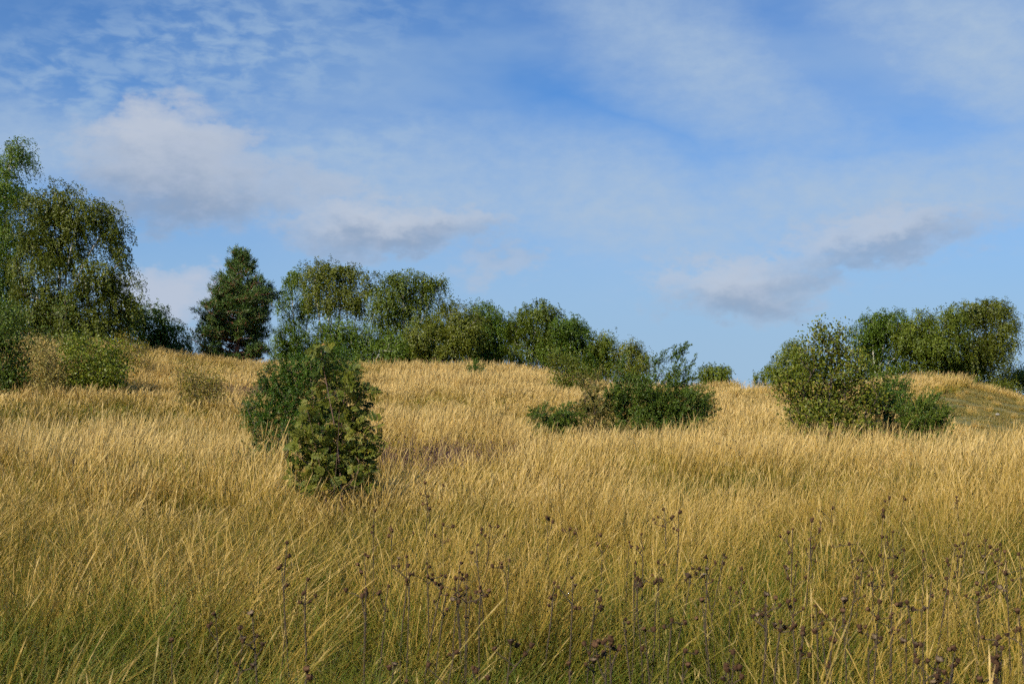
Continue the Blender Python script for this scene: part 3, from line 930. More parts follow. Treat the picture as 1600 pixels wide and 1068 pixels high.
    tm = turf_mask(x, y); k = tm > 0.15
    col = patch_collection('short_turf', 3, 900, 2.2, [(turfT, 13, .1)])
    place('short_turf', col, x[k], y[k], 'short mossy turf on the grazed mound at right', 40, 0.8)
    col = patch_collection('turf_tussock', 2, 950, 1.0, [(culmF, 9, .15), (leafF, 4, .15)])
    k2 = k & (rng.random(len(x)) < 0.30)
    place('turf_tussock', col, x[k2], y[k2], 'pale grass tussocks on the grazed mound at right', 41, 0.5, 0.6, 0.36)


build_grass()

# ------------------------------------------------------------------ trees on the ridge
RB = 'birches along the ridge'
birch('birch_tree', 'tall birch at the left edge, its top rising highest of all', 1, -30, 96,
      [(22, 243, 34, 30), (-40, 260, 45, 40), (5, 300, 45, 35), (-50, 340, 60, 50), (10, 365, 42, 45), (-30, 430, 60, 60), (15, 440, 35, 50), (-20, 500, 60, 40), (30, 500, 34, 36)], 540, 'birch_leaf_green', 2, 8, (0.5, 1.6), 0.14, RB)
birch('birch_tree', 'broad weeping birch with rusty tint, right of the tallest birch', 2, 95, 84,
      [(85, 312, 38, 32), (125, 330, 38, 36), (172, 345, 26, 34), (55, 345, 30, 40), (180, 395, 22, 50), (95, 385, 55, 34), (150, 440, 45, 40), (60, 430, 45, 60), (110, 480, 60, 42), (190, 465, 26, 45), (140, 512, 60, 28), (60, 505, 40, 30)], 500, 'birch_leaf_rusty', 3, 8, (0.5, 1.9), 0.14, RB)
birch('birch_tree', 'low round birch sloping down beside the pine, left of it', 3, 235, 92,
      [(205, 500, 28, 38), (245, 500, 28, 30), (268, 525, 24, 26), (225, 535, 40, 26), (285, 550, 16, 14), (250, 555, 34, 16)], 230, 'birch_leaf_green', 2, 7, (0.4, 1.3), 0.13, RB)
birch('birch_tree', 'slender birch just right of the pine with sky through its crown', 4, 470, 98,
      [(455, 432, 17, 22), (447, 475, 17, 34), (480, 470, 22, 34), (450, 525, 26, 24), (445, 550, 24, 18)], 150, 'birch_leaf_green', 2, 7, (0.5, 1.5), 0.13, RB)
birch('birch_tree', 'tall twin crowned birch above the dark juniper, open at mid height', 5, 515, 96,
      [(492, 426, 26, 22), (515, 424, 24, 18), (540, 432, 24, 24), (510, 462, 34, 22), (545, 470, 26, 30), (575, 446, 18, 26)], 220, 'birch_leaf_rusty', 3, 7, (0.5, 1.5), 0.13, RB)
birch('birch_tree', 'birch with drooping right limbs, tallest of the middle clump\'s right half', 6, 628, 94,
      [(628, 438, 26, 20), (660, 446, 20, 20), (688, 450, 12, 18), (605, 462, 24, 32), (645, 478, 36, 30), (600, 500, 30, 26), (692, 470, 12, 16), (670, 510, 30, 24)], 260, 'birch_leaf', 3, 7, (0.5, 1.7), 0.13, RB)
birch('birch_tree', 'dark leafy birch filling the clump behind the rowan bush', 7, 560, 91,
      [(540, 520, 34, 30), (580, 535, 34, 28), (500, 535, 34, 28), (620, 540, 34, 26)], 230, 'birch_leaf_green', 3, 7, (0.4, 1.2), 0.13, RB)
birch('birch_tree', 'low bushy birch with pale leaning limbs, left of the small juniper', 8, 690, 90,
      [(665, 528, 34, 30), (705, 506, 34, 34), (732, 518, 30, 34), (690, 545, 40, 20)], 260, 'birch_leaf_rusty', 4, 7, (0.4, 1.2), 0.13, RB)
birch('birch_tree', 'round green birch rising behind the small juniper', 9, 752, 95,
      [(752, 490, 26, 20), (745, 515, 30, 30), (780, 515, 24, 30), (760, 545, 36, 18)], 230, 'birch_leaf_green', 2, 7, (0.4, 1.3), 0.13, RB)
birch('birch_tree', 'dense birch with two rounded tops near the middle of the ridge', 10, 832, 94,
      [(815, 500, 26, 20), (845, 488, 26, 20), (862, 505, 22, 24), (820, 530, 38, 28), (858, 535, 30, 24)], 270, 'birch_leaf', 3, 7, (0.4, 1.3), 0.13, RB)
birch('birch_tree', 'birch whose crown slopes down to the right, near mid ridge', 11, 885, 93,
      [(885, 510, 24, 20), (900, 530, 26, 26), (875, 548, 30, 24), (912, 550, 24, 22)], 220, 'birch_leaf_green', 2, 7, (0.4, 1.2), 0.13, RB)
birch('birch_tree', 'small upright birch with a narrow domed top', 12, 935, 93,
      [(937, 534, 20, 18), (940, 560, 28, 24), (920, 575, 22, 16)], 150, 'birch_leaf', 2, 7, (0.4, 1.1), 0.12, RB)
birch('birch_tree', 'feathery small birch directly behind the right juniper', 13, 985, 92,
      [(985, 545, 22, 14), (968, 556, 12, 14), (1003, 560, 14, 14), (985, 575, 26, 16)], 130, 'birch_leaf_rusty', 2, 6, (0.4, 1.1), 0.12, RB)
birch('birch_tree', 'tiny lone birch on the far crest in the gap', 14, 1117, 128,
      [(1112, 576, 15, 10), (1130, 582, 14, 10), (1100, 588, 12, 10), (1118, 592, 22, 9)], 90, 'birch_leaf', 2, 6, (0.4, 1.2), 0.17, RB)
birch('birch_tree', 'small dark birch sapling on the far crest left of the sallow', 15, 1190, 122,
      [(1188, 588, 14, 8), (1200, 580, 8, 12)], 40, 'birch_leaf', 1, 6, (0.3, 0.9), 0.15, RB)
birch('birch_tree', 'low birch peeping out left behind the sallow bush', 16, 1240, 94,
      [(1243, 545, 17, 14), (1228, 565, 20, 18), (1262, 565, 26, 26), (1215, 580, 14, 14)], 170, 'birch_leaf', 2, 7, (0.4, 1.1), 0.12, RB)
birch('birch_tree', 'dense birch at the left of the right hand clump', 17, 1370, 94,
      [(1362, 505, 22, 18), (1392, 500, 26, 18), (1352, 535, 26, 28), (1390, 535, 36, 30), (1375, 565, 44, 20)], 300, 'birch_leaf_green', 3, 7, (0.4, 1.4), 0.13, RB)
birch('birch_tree', 'birch with forked white trunks in the middle of the right clump', 18, 1458, 92,
      [(1440, 500, 20, 16), (1484, 494, 20, 18), (1440, 530, 30, 28), (1478, 535, 32, 30), (1415, 525, 22, 24), (1455, 565, 40, 20)], 300, 'birch_leaf', 4, 7, (0.5, 1.5), 0.13, RB)
birch('birch_tree', 'windswept weeping birch at the right end with streaming twigs', 19, 1515, 93,
      [(1515, 480, 18, 14), (1546, 480, 24, 13), (1572, 505, 14, 22), (1520, 520, 30, 30), (1585, 535, 10, 14), (1548, 540, 22, 30), (1515, 565, 34, 20)], 290, 'birch_leaf_rusty', 4, 7, (0.6, 2.0), 0.13, RB)
birch('birch_tree', 'low birch sinking behind the mound at the right edge', 20, 1588, 98,
      [(1590, 582, 24, 16), (1570, 598, 20, 16), (1612, 595, 24, 24)], 130, 'birch_leaf', 2, 7, (0.4, 1.1), 0.12, RB)


def pine(seed, px, Y):
    rng = np.random.default_rng(seed)
    x = (px - 800) / FPX * Y
    b = np.array([x, Y, float(ground(x, Y)) - 0.1])
    top = wpos(px + 9, 390, Y) - b
    root = thing('pine_tree', b, 'lone dark conical pine on the ridge, left of the birch clump', 'tree')
    f = np.linspace(0, 1, 16)[:, None]
    tr = top * f + np.concatenate([np.sin(f * 4) * 0.10, np.cos(f * 5) * 0.08 - 0.08, f * 0], 1)
    rt = 0.15 * (1 - f[:, 0]) ** 0.8 + 0.02
    V, F = frusta(tr[:-1], tr[1:], rt[:-1], rt[1:], 9)
    obj('trunk', mesh_from('pine_trunk', V, F, {'rad': np.full(len(V), 0.2)}, True), M['pine_bark'], root)
    k = Y / FPX
    # half width of the crown by picture row, left and right
    rows = np.array([388, 400, 420, 440, 460, 480, 497, 515, 532, 548, 560])
    lef = np.array([3, 9, 20, 33, 38, 50, 68, 52, 62, 64, 50]) * k
    rig = np.array([3, 12, 26, 36, 60, 50, 52, 44, 48, 50, 44]) * k
    P0, P1, R0, R1 = [], [], [], []
    tufts, tdir, trn = [], [], []
    zt = top[2]
    zr = np.array([wpos(px, r, Y)[2] - b[2] for r in rows])[::-1]
    for row in np.concatenate([rng.uniform(396, 470, 74), rng.uniform(440, 505, 52), rng.uniform(488, 564, 92)]):
        zc = wpos(px, row, Y)[2] - b[2]
        a = rng.random() * 6.283
        dx, dy = math.cos(a), math.sin(a)
        if 500 < row < 546 and dy < -0.3 and abs(dx) < 0.5 and rng.random() < 0.3: continue      # the trunk shows through
        L = np.interp(zc, zr, (lef if dx < 0 else rig)[::-1]) * rng.uniform(0.55, 1.12) ** 0.8 / max(0.55, abs(dx)) * (0.55 + 0.45 * abs(dx))
        up = rng.uniform(0.35, 0.75) if row < 455 else rng.uniform(0.02, 0.40)
        rise = up * L
        hgt = min(max(zc - rise * 0.8, 0.3), zt * 0.97)
        st = np.array([np.interp(hgt, tr[:, 2], tr[:, 0]), np.interp(hgt, tr[:, 2], tr[:, 1]), hgt])
        m = 7
        g = np.linspace(0, 1, m)[:, None]
        br = st + np.array([dx, dy, 0]) * L * g + np.array([0, 0, 1]) * (rise * g ** 1.4) + rng.normal(0, 0.05, (m, 3)) * g
        r = 0.05 * (1 - g[:, 0]) * min(1, L / 2) + 0.012
        for i in range(m - 1):
            P0.append(br[i]); P1.append(br[i + 1]); R0.append(r[i]); R1.append(r[i + 1])
        shade = rng.random()
        nt = int(9 + 17 * L / 2.0)
        for q in range(nt):
            gg = rng.uniform(0.30, 1.0) ** 0.75
            base = st + np.array([dx, dy, 0]) * L * gg + np.array([0, 0, rise * gg ** 1.4])
            side = rng.normal(0, 0.24) * (0.4 + gg) * min(1.0, 0.45 + 0.35 * L)
            tip = base + np.array([-dy, dx, 0]) * side + np.array([0, 0, rng.normal(0.08, 0.17)])
            if q % 2 == 0:
                P0.append(base); P1.append(tip); R0.append(0.012); R1.append(0.008)
            tufts.append(tip); tdir.append([dx * 0.6, dy * 0.6, 0.65]); trn.append(shade * .6 + rng.random() * .4)
    for q in range(26):   # leader
        zz = zt - rng.random() * 0.9
        tufts.append(np.array([top[0], top[1], zz]) + rng.normal(0, 0.04 + 0.16 * (zt - zz), 3) * [1, 1, .3]); tdir.append([0, 0, 1]); trn.append(rng.random())
    V, F = frusta(np.array(P0), np.array(P1), np.array(R0), np.array(R1), 4)
    obj('branches', mesh_from('pine_branches', V, F, {'rad': np.full(len(V), 0.03)}, True), M['pine_bark'], root)
    T = np.array(tufts); D = np.array(tdir); nn = 14; n = len(T)
    dd = unit(np.repeat(D, nn, 0) + rng.normal(0, 0.75, (n * nn, 3)))
    P = np.repeat(T, nn, 0) + rng.normal(0, 0.05, (n * nn, 3))
    N = unit(rng.normal(0, 0.6, (n * nn, 3)) + np.repeat(D, nn, 0))
    V, F = leaf_quads(P, dd, N, rng.uniform(0.18, 0.36, n * nn), 0.034, 0.5)
    rnd = np.repeat(np.clip(np.repeat(trn, nn) * 0.7 + rng.random(n * nn) * 0.3, 0, 1), 4)
    obj('crown', mesh_from('pine_needles', V, F, {'rnd': rnd}), M['pine'], root)


pine(9, 367, 90)

# ------------------------------------------------------------------ shrubs
leafy_shrub('shrub', 'dark shrub with pale bright upper leaves at the left edge', 31, 10, 52,
            [(15, 496, 28, 28), (-15, 525, 44, 44), (24, 545, 30, 44), (5, 585, 46, 30), (-50, 555, 44, 55)], 360, 15, 0.10, 'shrub_dark', 0.19, 9)
leafy_shrub('shrub', 'sparse pale leaved shrub between the two green shrubs, left', 32, 78, 51,
            [(72, 560, 20, 28), (82, 585, 24, 22), (62, 540, 14, 14)], 120, 11, 0.075, 'shrub_pale', 0.17, 6)
leafy_shrub('shrub', 'thin tall sapling with pale leaves against the left birches', 33, 95, 53,
            [(98, 470, 14, 14), (88, 492, 20, 14), (70, 520, 28, 18)], 60, 9, 0.085, 'shrub_dark', 0.15, 5)
leafy_shrub('shrub', 'broad yellow green shrub on the left mound', 34, 150, 52,
            [(130, 558, 38, 32), (175, 562, 32, 30), (150, 585, 52, 24), (118, 540, 24, 20)], 300, 14, 0.095, 'shrub_green', 0.19, 8)
leafy_shrub('shrub', 'low yellowish shrub on the slope below the pine', 35, 315, 46,
            [(300, 592, 26, 20), (332, 598, 26, 18), (285, 580, 14, 14)], 150, 11, 0.060, 'shrub_yellow', 0.17, 7)
leafy_shrub('shrub', 'small green shrub left of the pine foot on the mound slope', 36, 215, 62,
            [(215, 545, 26, 12), (190, 535, 20, 12)], 90, 11, 0.075, 'shrub_yellow', 0.17, 5)
leafy_shrub('shrub', 'grey green sallow shrub at the foot of the ridge birches', 37, 885, 70,
            [(885, 568, 24, 16), (868, 560, 18, 14), (905, 580, 18, 12)], 170, 13, 0.095, 'sallow', 0.2, 6)
leafy_shrub('sallow_bush', 'tall sallow bush with glossy leaves in front of the right clump', 38, 1285, 35,
            [(1290, 530, 26, 24), (1268, 555, 26, 26), (1312, 550, 24, 26), (1300, 590, 50, 30), (1240, 605, 34, 28), (1345, 585, 30, 32), (1290, 630, 70, 26), (1360, 620, 34, 24), (1284, 508, 8, 16), (1317, 518, 6, 14), (1258, 540, 8, 12), (1342, 552, 9, 12), (1270, 520, 6, 10), (1225, 580, 10, 14), (1385, 590, 10, 14)], 520, 10, 0.084, 'sallow', 0.105, 12, aspect=0.58, tip_r=0.007)
juniper('juniper_bush', 'small dark juniper alone on the sunny ridge slope', 41, 742, 72,
        [(742, 572, 12, 11), (743, 580, 14, 10)], 90, 'juniper_dark', (0.2, 0.4), 34, 0.075, 0.028)
juniper('juniper_bush', 'large dark juniper behind and left of the rowan bush', 42, 450, 26,
        [(440, 592, 34, 34), (478, 578, 38, 32), (428, 630, 42, 34), (480, 625, 50, 45), (403, 648, 26, 22), (515, 566, 30, 26), (535, 590, 26, 30)], 1150, 'juniper_dark', (0.15, 0.30), 46, 0.046, 0.013)
juniper('juniper_bush', 'big green juniper with windswept spires, right of centre', 43, 1030, 36,
        [(985, 612, 38, 24), (1025, 610, 34, 28), (1080, 622, 34, 24), (1000, 636, 55, 22), (1062, 640, 56, 22), (962, 622, 20, 20), (1058, 600, 20, 22)], 1150, 'juniper', (0.18, 0.36), 44, 0.055, 0.018,
        spires=((1050, 590, 1066, 544, 46), (1028, 590, 1036, 556, 26), (1075, 600, 1082, 566, 26), (975, 585, 978, 560, 20)))
juniper('juniper_bush', 'brownish olive juniper leaning out left of the big green juniper', 44, 925, 36,
        [(925, 618, 16, 18), (933, 634, 24, 18), (908, 642, 18, 12)], 190, 'juniper_olive', (0.2, 0.4), 40, 0.055, 0.018, up=0.6, spires=((920, 610, 912, 590, 14), (935, 600, 938, 584, 14)))
juniper('juniper_bush', 'low spreading juniper at the left foot of the junipers', 45, 865, 35,
        [(848, 648, 22, 13), (885, 648, 22, 16), (865, 658, 34, 12)], 260, 'juniper', (0.18, 0.34), 40, 0.055, 0.018, up=0.6)
juniper('juniper_bush', 'dark juniper tucked against the right side of the sallow', 46, 1400, 37,
        [(1398, 607, 26, 18), (1385, 625, 34, 22)], 300, 'juniper_dark', (0.18, 0.34), 40, 0.055, 0.018)
juniper('juniper_bush', 'low juniper in the tall grass right of the sallow', 47, 1450, 34,
        [(1450, 636, 26, 24), (1420, 640, 24, 24), (1440, 655, 34, 20), (1470, 652, 18, 18)], 380, 'juniper', (0.18, 0.34), 40, 0.055, 0.018)


# ------------------------------------------------------------------ the young rowan
def mat_rowan():
    m, t, out = new_mat('rowan_leaf')
    oi = t.n.new('ShaderNodeObjectInfo')
    f = t.math('ADD', t.math('MULTIPLY', oi.outputs['Random'], 0.75), t.math('MULTIPLY', t.attr('rnd'), 0.25), clamp=True)
    c = t.ramp(f, [(0.0, (.026, .046, .008)), (0.40, (.062, .092, .011)), (0.66, (.125, .140, .016)), (0.88, (.240, .205, .026)), (0.96, (.300, .150, .028)), (1.0, (.260, .075, .024))])
    leafy(t, out, c, 0.26, 0.5, 0.22)
    return m


M['rowan_leaf'] = mat_rowan()


def pinnate(rng, L=0.17, pairs=6):
    """one compound leaf: rachis along +X, toothed leaflets in pairs"""
    V, F, at = [], [], []; o = 0
    bend = rng.uniform(0.15, 0.5)

    def curve(s):
        return np.array([s * L, 0, -bend * L * s * s])
    for i in range(4):      # rachis
        a, b_ = curve(i / 4), curve((i + 1) / 4)
        w = np.array([0, 0.0016, 0])
        V += [a - w, a + w, b_ + w, b_ - w]; F.append([o, o + 1, o + 2, o + 3]); o += 4; at += [0.9] * 4

    def leaflet(p, d, l, w):
        nonlocal o
        d = d / np.linalg.norm(d); s = np.cross([0, 0, 1.0], d); s /= np.linalg.norm(s)
        fold = np.array([0, 0, 0.22 * w]); r = rng.random(); tipdrop = np.array([0, 0, -0.15 * l])
        pts = [p, p + d * l * .35, p + d * l * .72 + tipdrop * .4, p + d * l + tipdrop]
        V.extend([pts[0], pts[1] + s * w * .5 + fold, pts[2] + s * w * .38 + fold, pts[3], pts[2] - s * w * .38 + fold, pts[1] - s * w * .5 + fold, pts[1], pts[2]])
        F.extend([[o, o + 6, o + 1, o + 1], [o + 6, o + 7, o + 2, o + 1], [o + 7, o + 3, o + 2, o + 2], [o, o + 5, o + 6, o + 6], [o + 5, o + 4, o + 7, o + 6], [o + 4, o + 3, o + 7, o + 7]])
        at.extend([r] * 8); o += 8
    for i in range(pairs):
        s = 0.22 + 0.70 * i / (pairs - 1)
        l = 0.062 * (0.75 + 0.5 * math.sin(math.pi * (0.25 + 0.6 * s))) * L / 0.17
        for sd in (-1, 1):
            leaflet(curve(s), np.array([0.45, sd, rng.normal(0, .12)]), l * rng.uniform(.85, 1.1), l * 0.46)
    leaflet(curve(1.0), np.array([1, 0, -0.3]), 0.05 * L / .17, 0.018 * L / .17)
    tri = [f[:3] for f in F if f[2] == f[3]]; quad = [f for f in F if f[2] != f[3]]
    return np.array(V), tri, quad, np.array(at)


def rowan(seed, px, Y):
    rng = np.random.default_rng(seed)
    x = (px - 800) / FPX * Y
    b = np.array([x, Y, float(ground(x, Y)) - 0.03])
    root = thing('rowan_bush', b, 'young rowan bush with feathery yellow green leaves in the foreground', 'shrub')
    lob = lobes_world([(503, 552, 8, 18), (512, 590, 18, 22), (546, 588, 14, 16), (535, 612, 24, 18), (565, 618, 14, 14), (495, 640, 22, 24), (545, 648, 30, 22), (585, 640, 10, 14), (588, 665, 8, 10),
                       (482, 685, 26, 28), (520, 680, 30, 26), (562, 688, 26, 26), (500, 722, 36, 24), (552, 728, 34, 26), (462, 700, 10, 14), (520, 752, 44, 20), (578, 750, 12, 16), (470, 748, 14, 14)], Y, rng, 0.9)
    T, d = sample_lobes(rng, lob, 330, 2.6)
    T[:, 2] = np.maximum(T[:, 2], b[2] + 0.25)
    tops = [wpos(501, 545, Y), wpos(545, 575, Y), wpos(575, 620, Y + .2), wpos(480, 640, Y - .2), wpos(530, 640, Y - .35)]
    tr = stems_to(rng, b, tops, 0.03, 9, 0.10)
    A, par, R, tips = skeleton(rng, tr, T, 0.0028, seglen=0.14)
    obj('stems', wood_mesh('rowan_wood', A - b, par, R, 0, 5, 0.017), M['rowan_bark'], root)
    protos = []
    for i in range(6):
        V, tri, quad, at = pinnate(rng, rng.uniform(0.115, 0.155), int(rng.integers(5, 7)))
        protos.append((V, np.array(tri), np.array(quad), at, mesh_from('rowan_leaf', V, [tri, quad], {'rnd': at})))
        protos[-1][4].materials.append(M['rowan_leaf'])
    def frame(i):
        dv = unit(d[i] * [1, 0.5, 0.6] + rng.normal(0, 0.6, 3) + [0, 0, 0.15])
        up = unit(np.array([0, -0.55, 0.55]) + rng.normal(0, 0.5, 3) + d[i] * 0.5)
        yv = unit(np.cross(up, dv)); zv = np.cross(dv, yv)
        return np.stack([dv, yv, zv], 1) * rng.uniform(0.55, 1.15)
    camd = np.linalg.norm(T - np.array([0, 0, CAMZ]), axis=1)
    front = np.argsort(camd)
    for c_, i in enumerate(front[:290]):
        o = bpy.data.objects.new('leaf', protos[rng.integers(6)][4]); C.objects.link(o); o.parent = root
        Rm = frame(i)
        o.matrix_local = Matrix([[*Rm[0], T[i][0] - b[0]], [*Rm[1], T[i][1] - b[1]], [*Rm[2], T[i][2] - b[2]], [0, 0, 0, 1]])
    Vs, Ts, Qs, As = [], [], [], []; o_ = 0
    rest = np.concatenate([front[290:], rng.choice(len(T), 760)])
    for i in rest:
        V, tri, quad, at, _ = protos[rng.integers(6)]
        Vs.append(V @ frame(i).T + T[i] - b + rng.normal(0, 0.065, 3) - unit(d[i]) * 0.05); Ts.append(tri + o_); Qs.append(quad + o_); As.append(at * .5 + rng.random() * .5 - 0.2); o_ += len(V)
    tag(obj('foliage', mesh_from('rowan_foliage', np.concatenate(Vs), [np.concatenate(Ts), np.concatenate(Qs)], {'rnd': np.concatenate(As)}), M['rowan_leaf'], root), kind='stuff')


rowan(61, 522, 17)

# ------------------------------------------------------------------ heather patches in the grass
M['heather'] = mat_leaf('heather_sprig', [(0.0, (.060, .038, .030)), (0.45, (.125, .070, .058)), (0.75, (.170, .085, .085)), (1.0, (.120, .100, .040))], 0.15, 0.7, 0.2, 2.0)


def heather(label, seed, x, y, r, n):
    rng = np.random.default_rng(seed)
    a = rng.random(n) * 6.283; q = np.sqrt(rng.random(n)) * r
    X = x + np.cos(a) * q * 1.5; Yv = y + np.sin(a) * q
    B = np.stack([X, Yv, ground(X, Yv)], 1)
    H = rng.uniform(0.50, 0.84, n) * (0.75 + 0.4 * fnoise(X, Yv, 0.6, 2))
    D = unit(rng.normal(0, 0.35, (n, 3)) + [0.15, 0, 1])
    k = 26
    f = rng.random((n, k)) ** 0.6
    P = (B[:, None] + D[:, None] * (f * H[:, None])[..., None] + rng.normal(0, 0.025, (n, k, 3))).reshape(-1, 3)
    DD = unit(np.repeat(D, k, 0) + rng.normal(0, 0.45, (n * k, 3)))
    V, F = leaf_quads(P, DD, rdir(rng, n * k), rng.uniform(0.03, 0.06, n * k), 0.012)
    tag(obj('heather', mesh_from('heather', V, F, {'rnd': np.repeat(rng.random(n * k), 4)}), M['heather']), label, None, None, 'stuff')


for i, (hx, hy, hr) in enumerate(HEATHER):
    heather(('faded purple heather patch in the grass right of the rowan', 'small faded heather patch on the slope left of the juniper',
             'brown heather patch in the middle of the meadow')[i], 70 + i, hx, hy, hr, int(420 * hr))

# ------------------------------------------------------------------ pale stone on the mound
def stone():
    p = wpos(1558, 622, 62)
    z = float(ground(p[0], p[1]))
    rng = np.random.default_rng(8)
    nu, nv = 12, 7; V = []
    for j in range(nv + 1):
        for i in range(nu):
            th = math.pi * j / nv; ph = 2 * math.pi * i / nu
            v = np.array([math.sin(th) * math.cos(ph), math.sin(th) * math.sin(ph) * .8, math.cos(th) * .6])
            V.append(v * 0.5 * (0.19 + 0.03 * math.sin(3 * ph + th * 2) + rng.normal(0, .008)))
    F = [[j * nu + i, j * nu + (i + 1) % nu, (j + 1) * nu + (i + 1) % nu, (j + 1) * nu + i] for j in range(nv) for i in range(nu)]
    o = obj('stone', mesh_from('stone', V, np.array(F), None, True), mat_plain('pale_stone', (.34, .31, .26), (.22, .20, .17), 9))
    o.location = (p[0], p[1], z + 0.07)
    tag(o, 'small pale stone lying on the grazed mound', 'stone')


stone()


# ------------------------------------------------------------------ dried knapweed
def revolve(prof, n=8, jag=None):
    V = []; at = []
    for j, (r, z) in enumerate(prof):
        for i in range(n):
            a = 2 * math.pi * i / n
            rr = r * (1 + (0.25 if jag and j >= jag and i % 2 else 0)); zz = z + (0.004 if jag and j >= jag and i % 2 else 0)
            V.append((rr * math.cos(a), rr * math.sin(a), zz)); at.append(j / (len(prof) - 1))
    F = [[j * n + i, j * n + (i + 1) % n, (j + 1) * n + (i + 1) % n, (j + 1) * n + i] for j in range(len(prof) - 1) for i in range(n)]
    return mesh_from('seed_head', V, np.array(F), {'h': at}, True)


def mat_head(name, low, rim):
    m, t, out = new_mat(name)
    tc = t.n.new('ShaderNodeTexCoord')
    c = t.mix(t.ramp01(t.attr('h'), 0.62, 0.95), low, rim)
    c = t.mix(t.math('MULTIPLY', t.noise(tc.outputs['Object'], 220, 3), 0.5), c, (.030, .020, .014))
    p = t.n.new('ShaderNodeBsdfPrincipled'); t.put(p.inputs['Base Color'], c); p.inputs['Roughness'].default_value = 0.85; p.inputs['Specular IOR Level'].default_value = 0.1
    t.l.new(p.outputs[0], out.inputs[0])
    return m


M['head_dark'] = mat_head('knapweed_head_dark', (.078, .040, .020), (.165, .090, .046))
M['head_pale'] = mat_head('knapweed_head_pale', (.050, .028, .017), (.260, .190, .115))
M['head_white'] = mat_head('knapweed_head_white', (.060, .038, .025), (.700, .620, .500))
M['weed_stem'] = mat_plain('knapweed_stem', (.045, .030, .016), (.085, .058, .028), 40)
HEADS = [revolve([(.002, 0), (.009, .003), (.0125, .010), (.0105, .017), (.0140, .024), (.006, .021), (.001, .018)], 10, 3),
         revolve([(.002, 0), (.009, .004), (.0115, .011), (.013, .017), (.019, .024), (.010, .021), (.001, .018)], 10, 4),
         revolve([(.002, 0), (.009, .004), (.0115, .011), (.015, .018), (.026, .025), (.012, .022), (.001, .017)], 12, 4)]
for me, mt in zip(HEADS, ('head_dark', 'head_pale', 'head_white')): me.materials.append(M[mt])


def find_ground(px, py, h):
    for Y in np.arange(3.0, 70, 0.05):
        p = wpos(px, py, Y)
        if p[2] < ground(p[0], Y) + h: return p
    return p


#  picture position of the plant's topmost head, number of heads, sideways spread in pixels, downward spread, share of pale heads
WEEDS = [(380, 690, 11, 20, 45, 0), (450, 850, 2, 8, 20, .3), (480, 908, 6, 14, 45, .1), (440, 885, 3, 14, 30, .2), (336, 962, 3, 12, 20, .2), (394, 962, 4, 16, 40, .5), (268, 1003, 1, 3, 5, 0),
         (380, 1005, 4, 16, 40, .2), (664, 756, 3, 10, 40, .3), (692, 758, 2, 6, 10, .2), (668, 788, 3, 12, 20, .3), (585, 800, 4, 14, 40, 0), (612, 828, 3, 20, 20, 0), (570, 868, 4, 16, 40, 0),
         (720, 882, 3, 10, 20, .6), (745, 852, 2, 10, 16, 0), (696, 930, 6, 18, 25, .3), (640, 900, 3, 14, 40, 0), (606, 918, 4, 16, 40, .1), (735, 936, 3, 14, 30, .3), (795, 878, 4, 16, 20, 0),
         (855, 810, 3, 10, 10, .2), (890, 828, 3, 12, 10, .1), (900, 828, 2, 12, 8, 0), (940, 838, 3, 8, 24, .1), (1002, 836, 3, 10, 24, .2), (984, 848, 2, 6, 20, 0), (1038, 798, 6, 16, 40, 0), (1060, 802, 4, 14, 50, .1),
         (865, 912, 4, 14, 40, .2), (895, 905, 5, 18, 45, .2), (932, 926, 4, 16, 30, .2), (995, 880, 5, 16, 40, .1), (998, 908, 2, 6, 22, .5), (1030, 880, 2, 10, 30, .3), (1105, 872, 5, 20, 45, .4), (1100, 900, 4, 18, 25, 1.0), (1080, 890, 3, 16, 24, .2),
         (1130, 868, 3, 8, 20, .3), (975, 968, 4, 18, 40, .1), (1008, 985, 3, 16, 30, .2), (1050, 972, 3, 14, 40, .1), (1195, 932, 6, 18, 45, .5), (1242, 940, 5, 16, 25, .1), (1275, 948, 4, 14, 22, .1), (1318, 936, 3, 8, 30, .4),
         (1255, 985, 5, 18, 40, .3), (1305, 970, 3, 10, 30, .2), (1355, 982, 6, 20, 45, .2), (1350, 868, 5, 16, 34, .2), (1365, 890, 4, 18, 24, .2), (1396, 892, 3, 10, 24, .1), (1300, 795, 4, 14, 40, .1), (1270, 812, 6, 16, 40, .1), (1238, 828, 4, 12, 40, 0),
         (1245, 885, 5, 18, 20, .1), (1390, 780, 2, 12, 6, .1), (1412, 778, 2, 6, 6, 0), (1380, 800, 3, 12, 30, 0), (1384, 840, 5, 18, 34, .2), (1494, 778, 3, 10, 10, .1), (1512, 836, 4, 16, 24, .4), (1540, 846, 4, 18, 30, .3), (1496, 870, 3, 10, 14, .4),
         (1565, 852, 6, 14, 30, .1), (1535, 898, 5, 16, 34, .1), (1570, 898, 5, 14, 36, .2), (1592, 868, 3, 8, 40, 0), (1456, 902, 2, 8, 36, .3), (1440, 1010, 4, 14, 40, .5), (1590, 958, 5, 12, 50, .3), (1560, 1040, 6, 18, 30, .3),
         (1414, 860, 2, 10, 20, .2), (1482, 925, 2, 8, 30, .1), (1338, 905, 3, 12, 30, .1), (1160, 890, 2, 10, 24, 0), (1098, 940, 2, 10, 30, .2), (480, 1050, 3, 16, 18, .2), (710, 1020, 3, 14, 30, .1), (890, 1040, 2, 10, 30, .2), (1070, 1020, 3, 14, 40, .2),
         (168, 705, 2, 14, 10, 0), (300, 712, 2, 16, 10, 0), (115, 720, 2, 12, 8, 0), (210, 682, 3, 14, 14, 0), (1150, 690, 4, 16, 18, 0), (1215, 695, 5, 20, 20, 0), (1108, 690, 3, 14, 18, 0)]


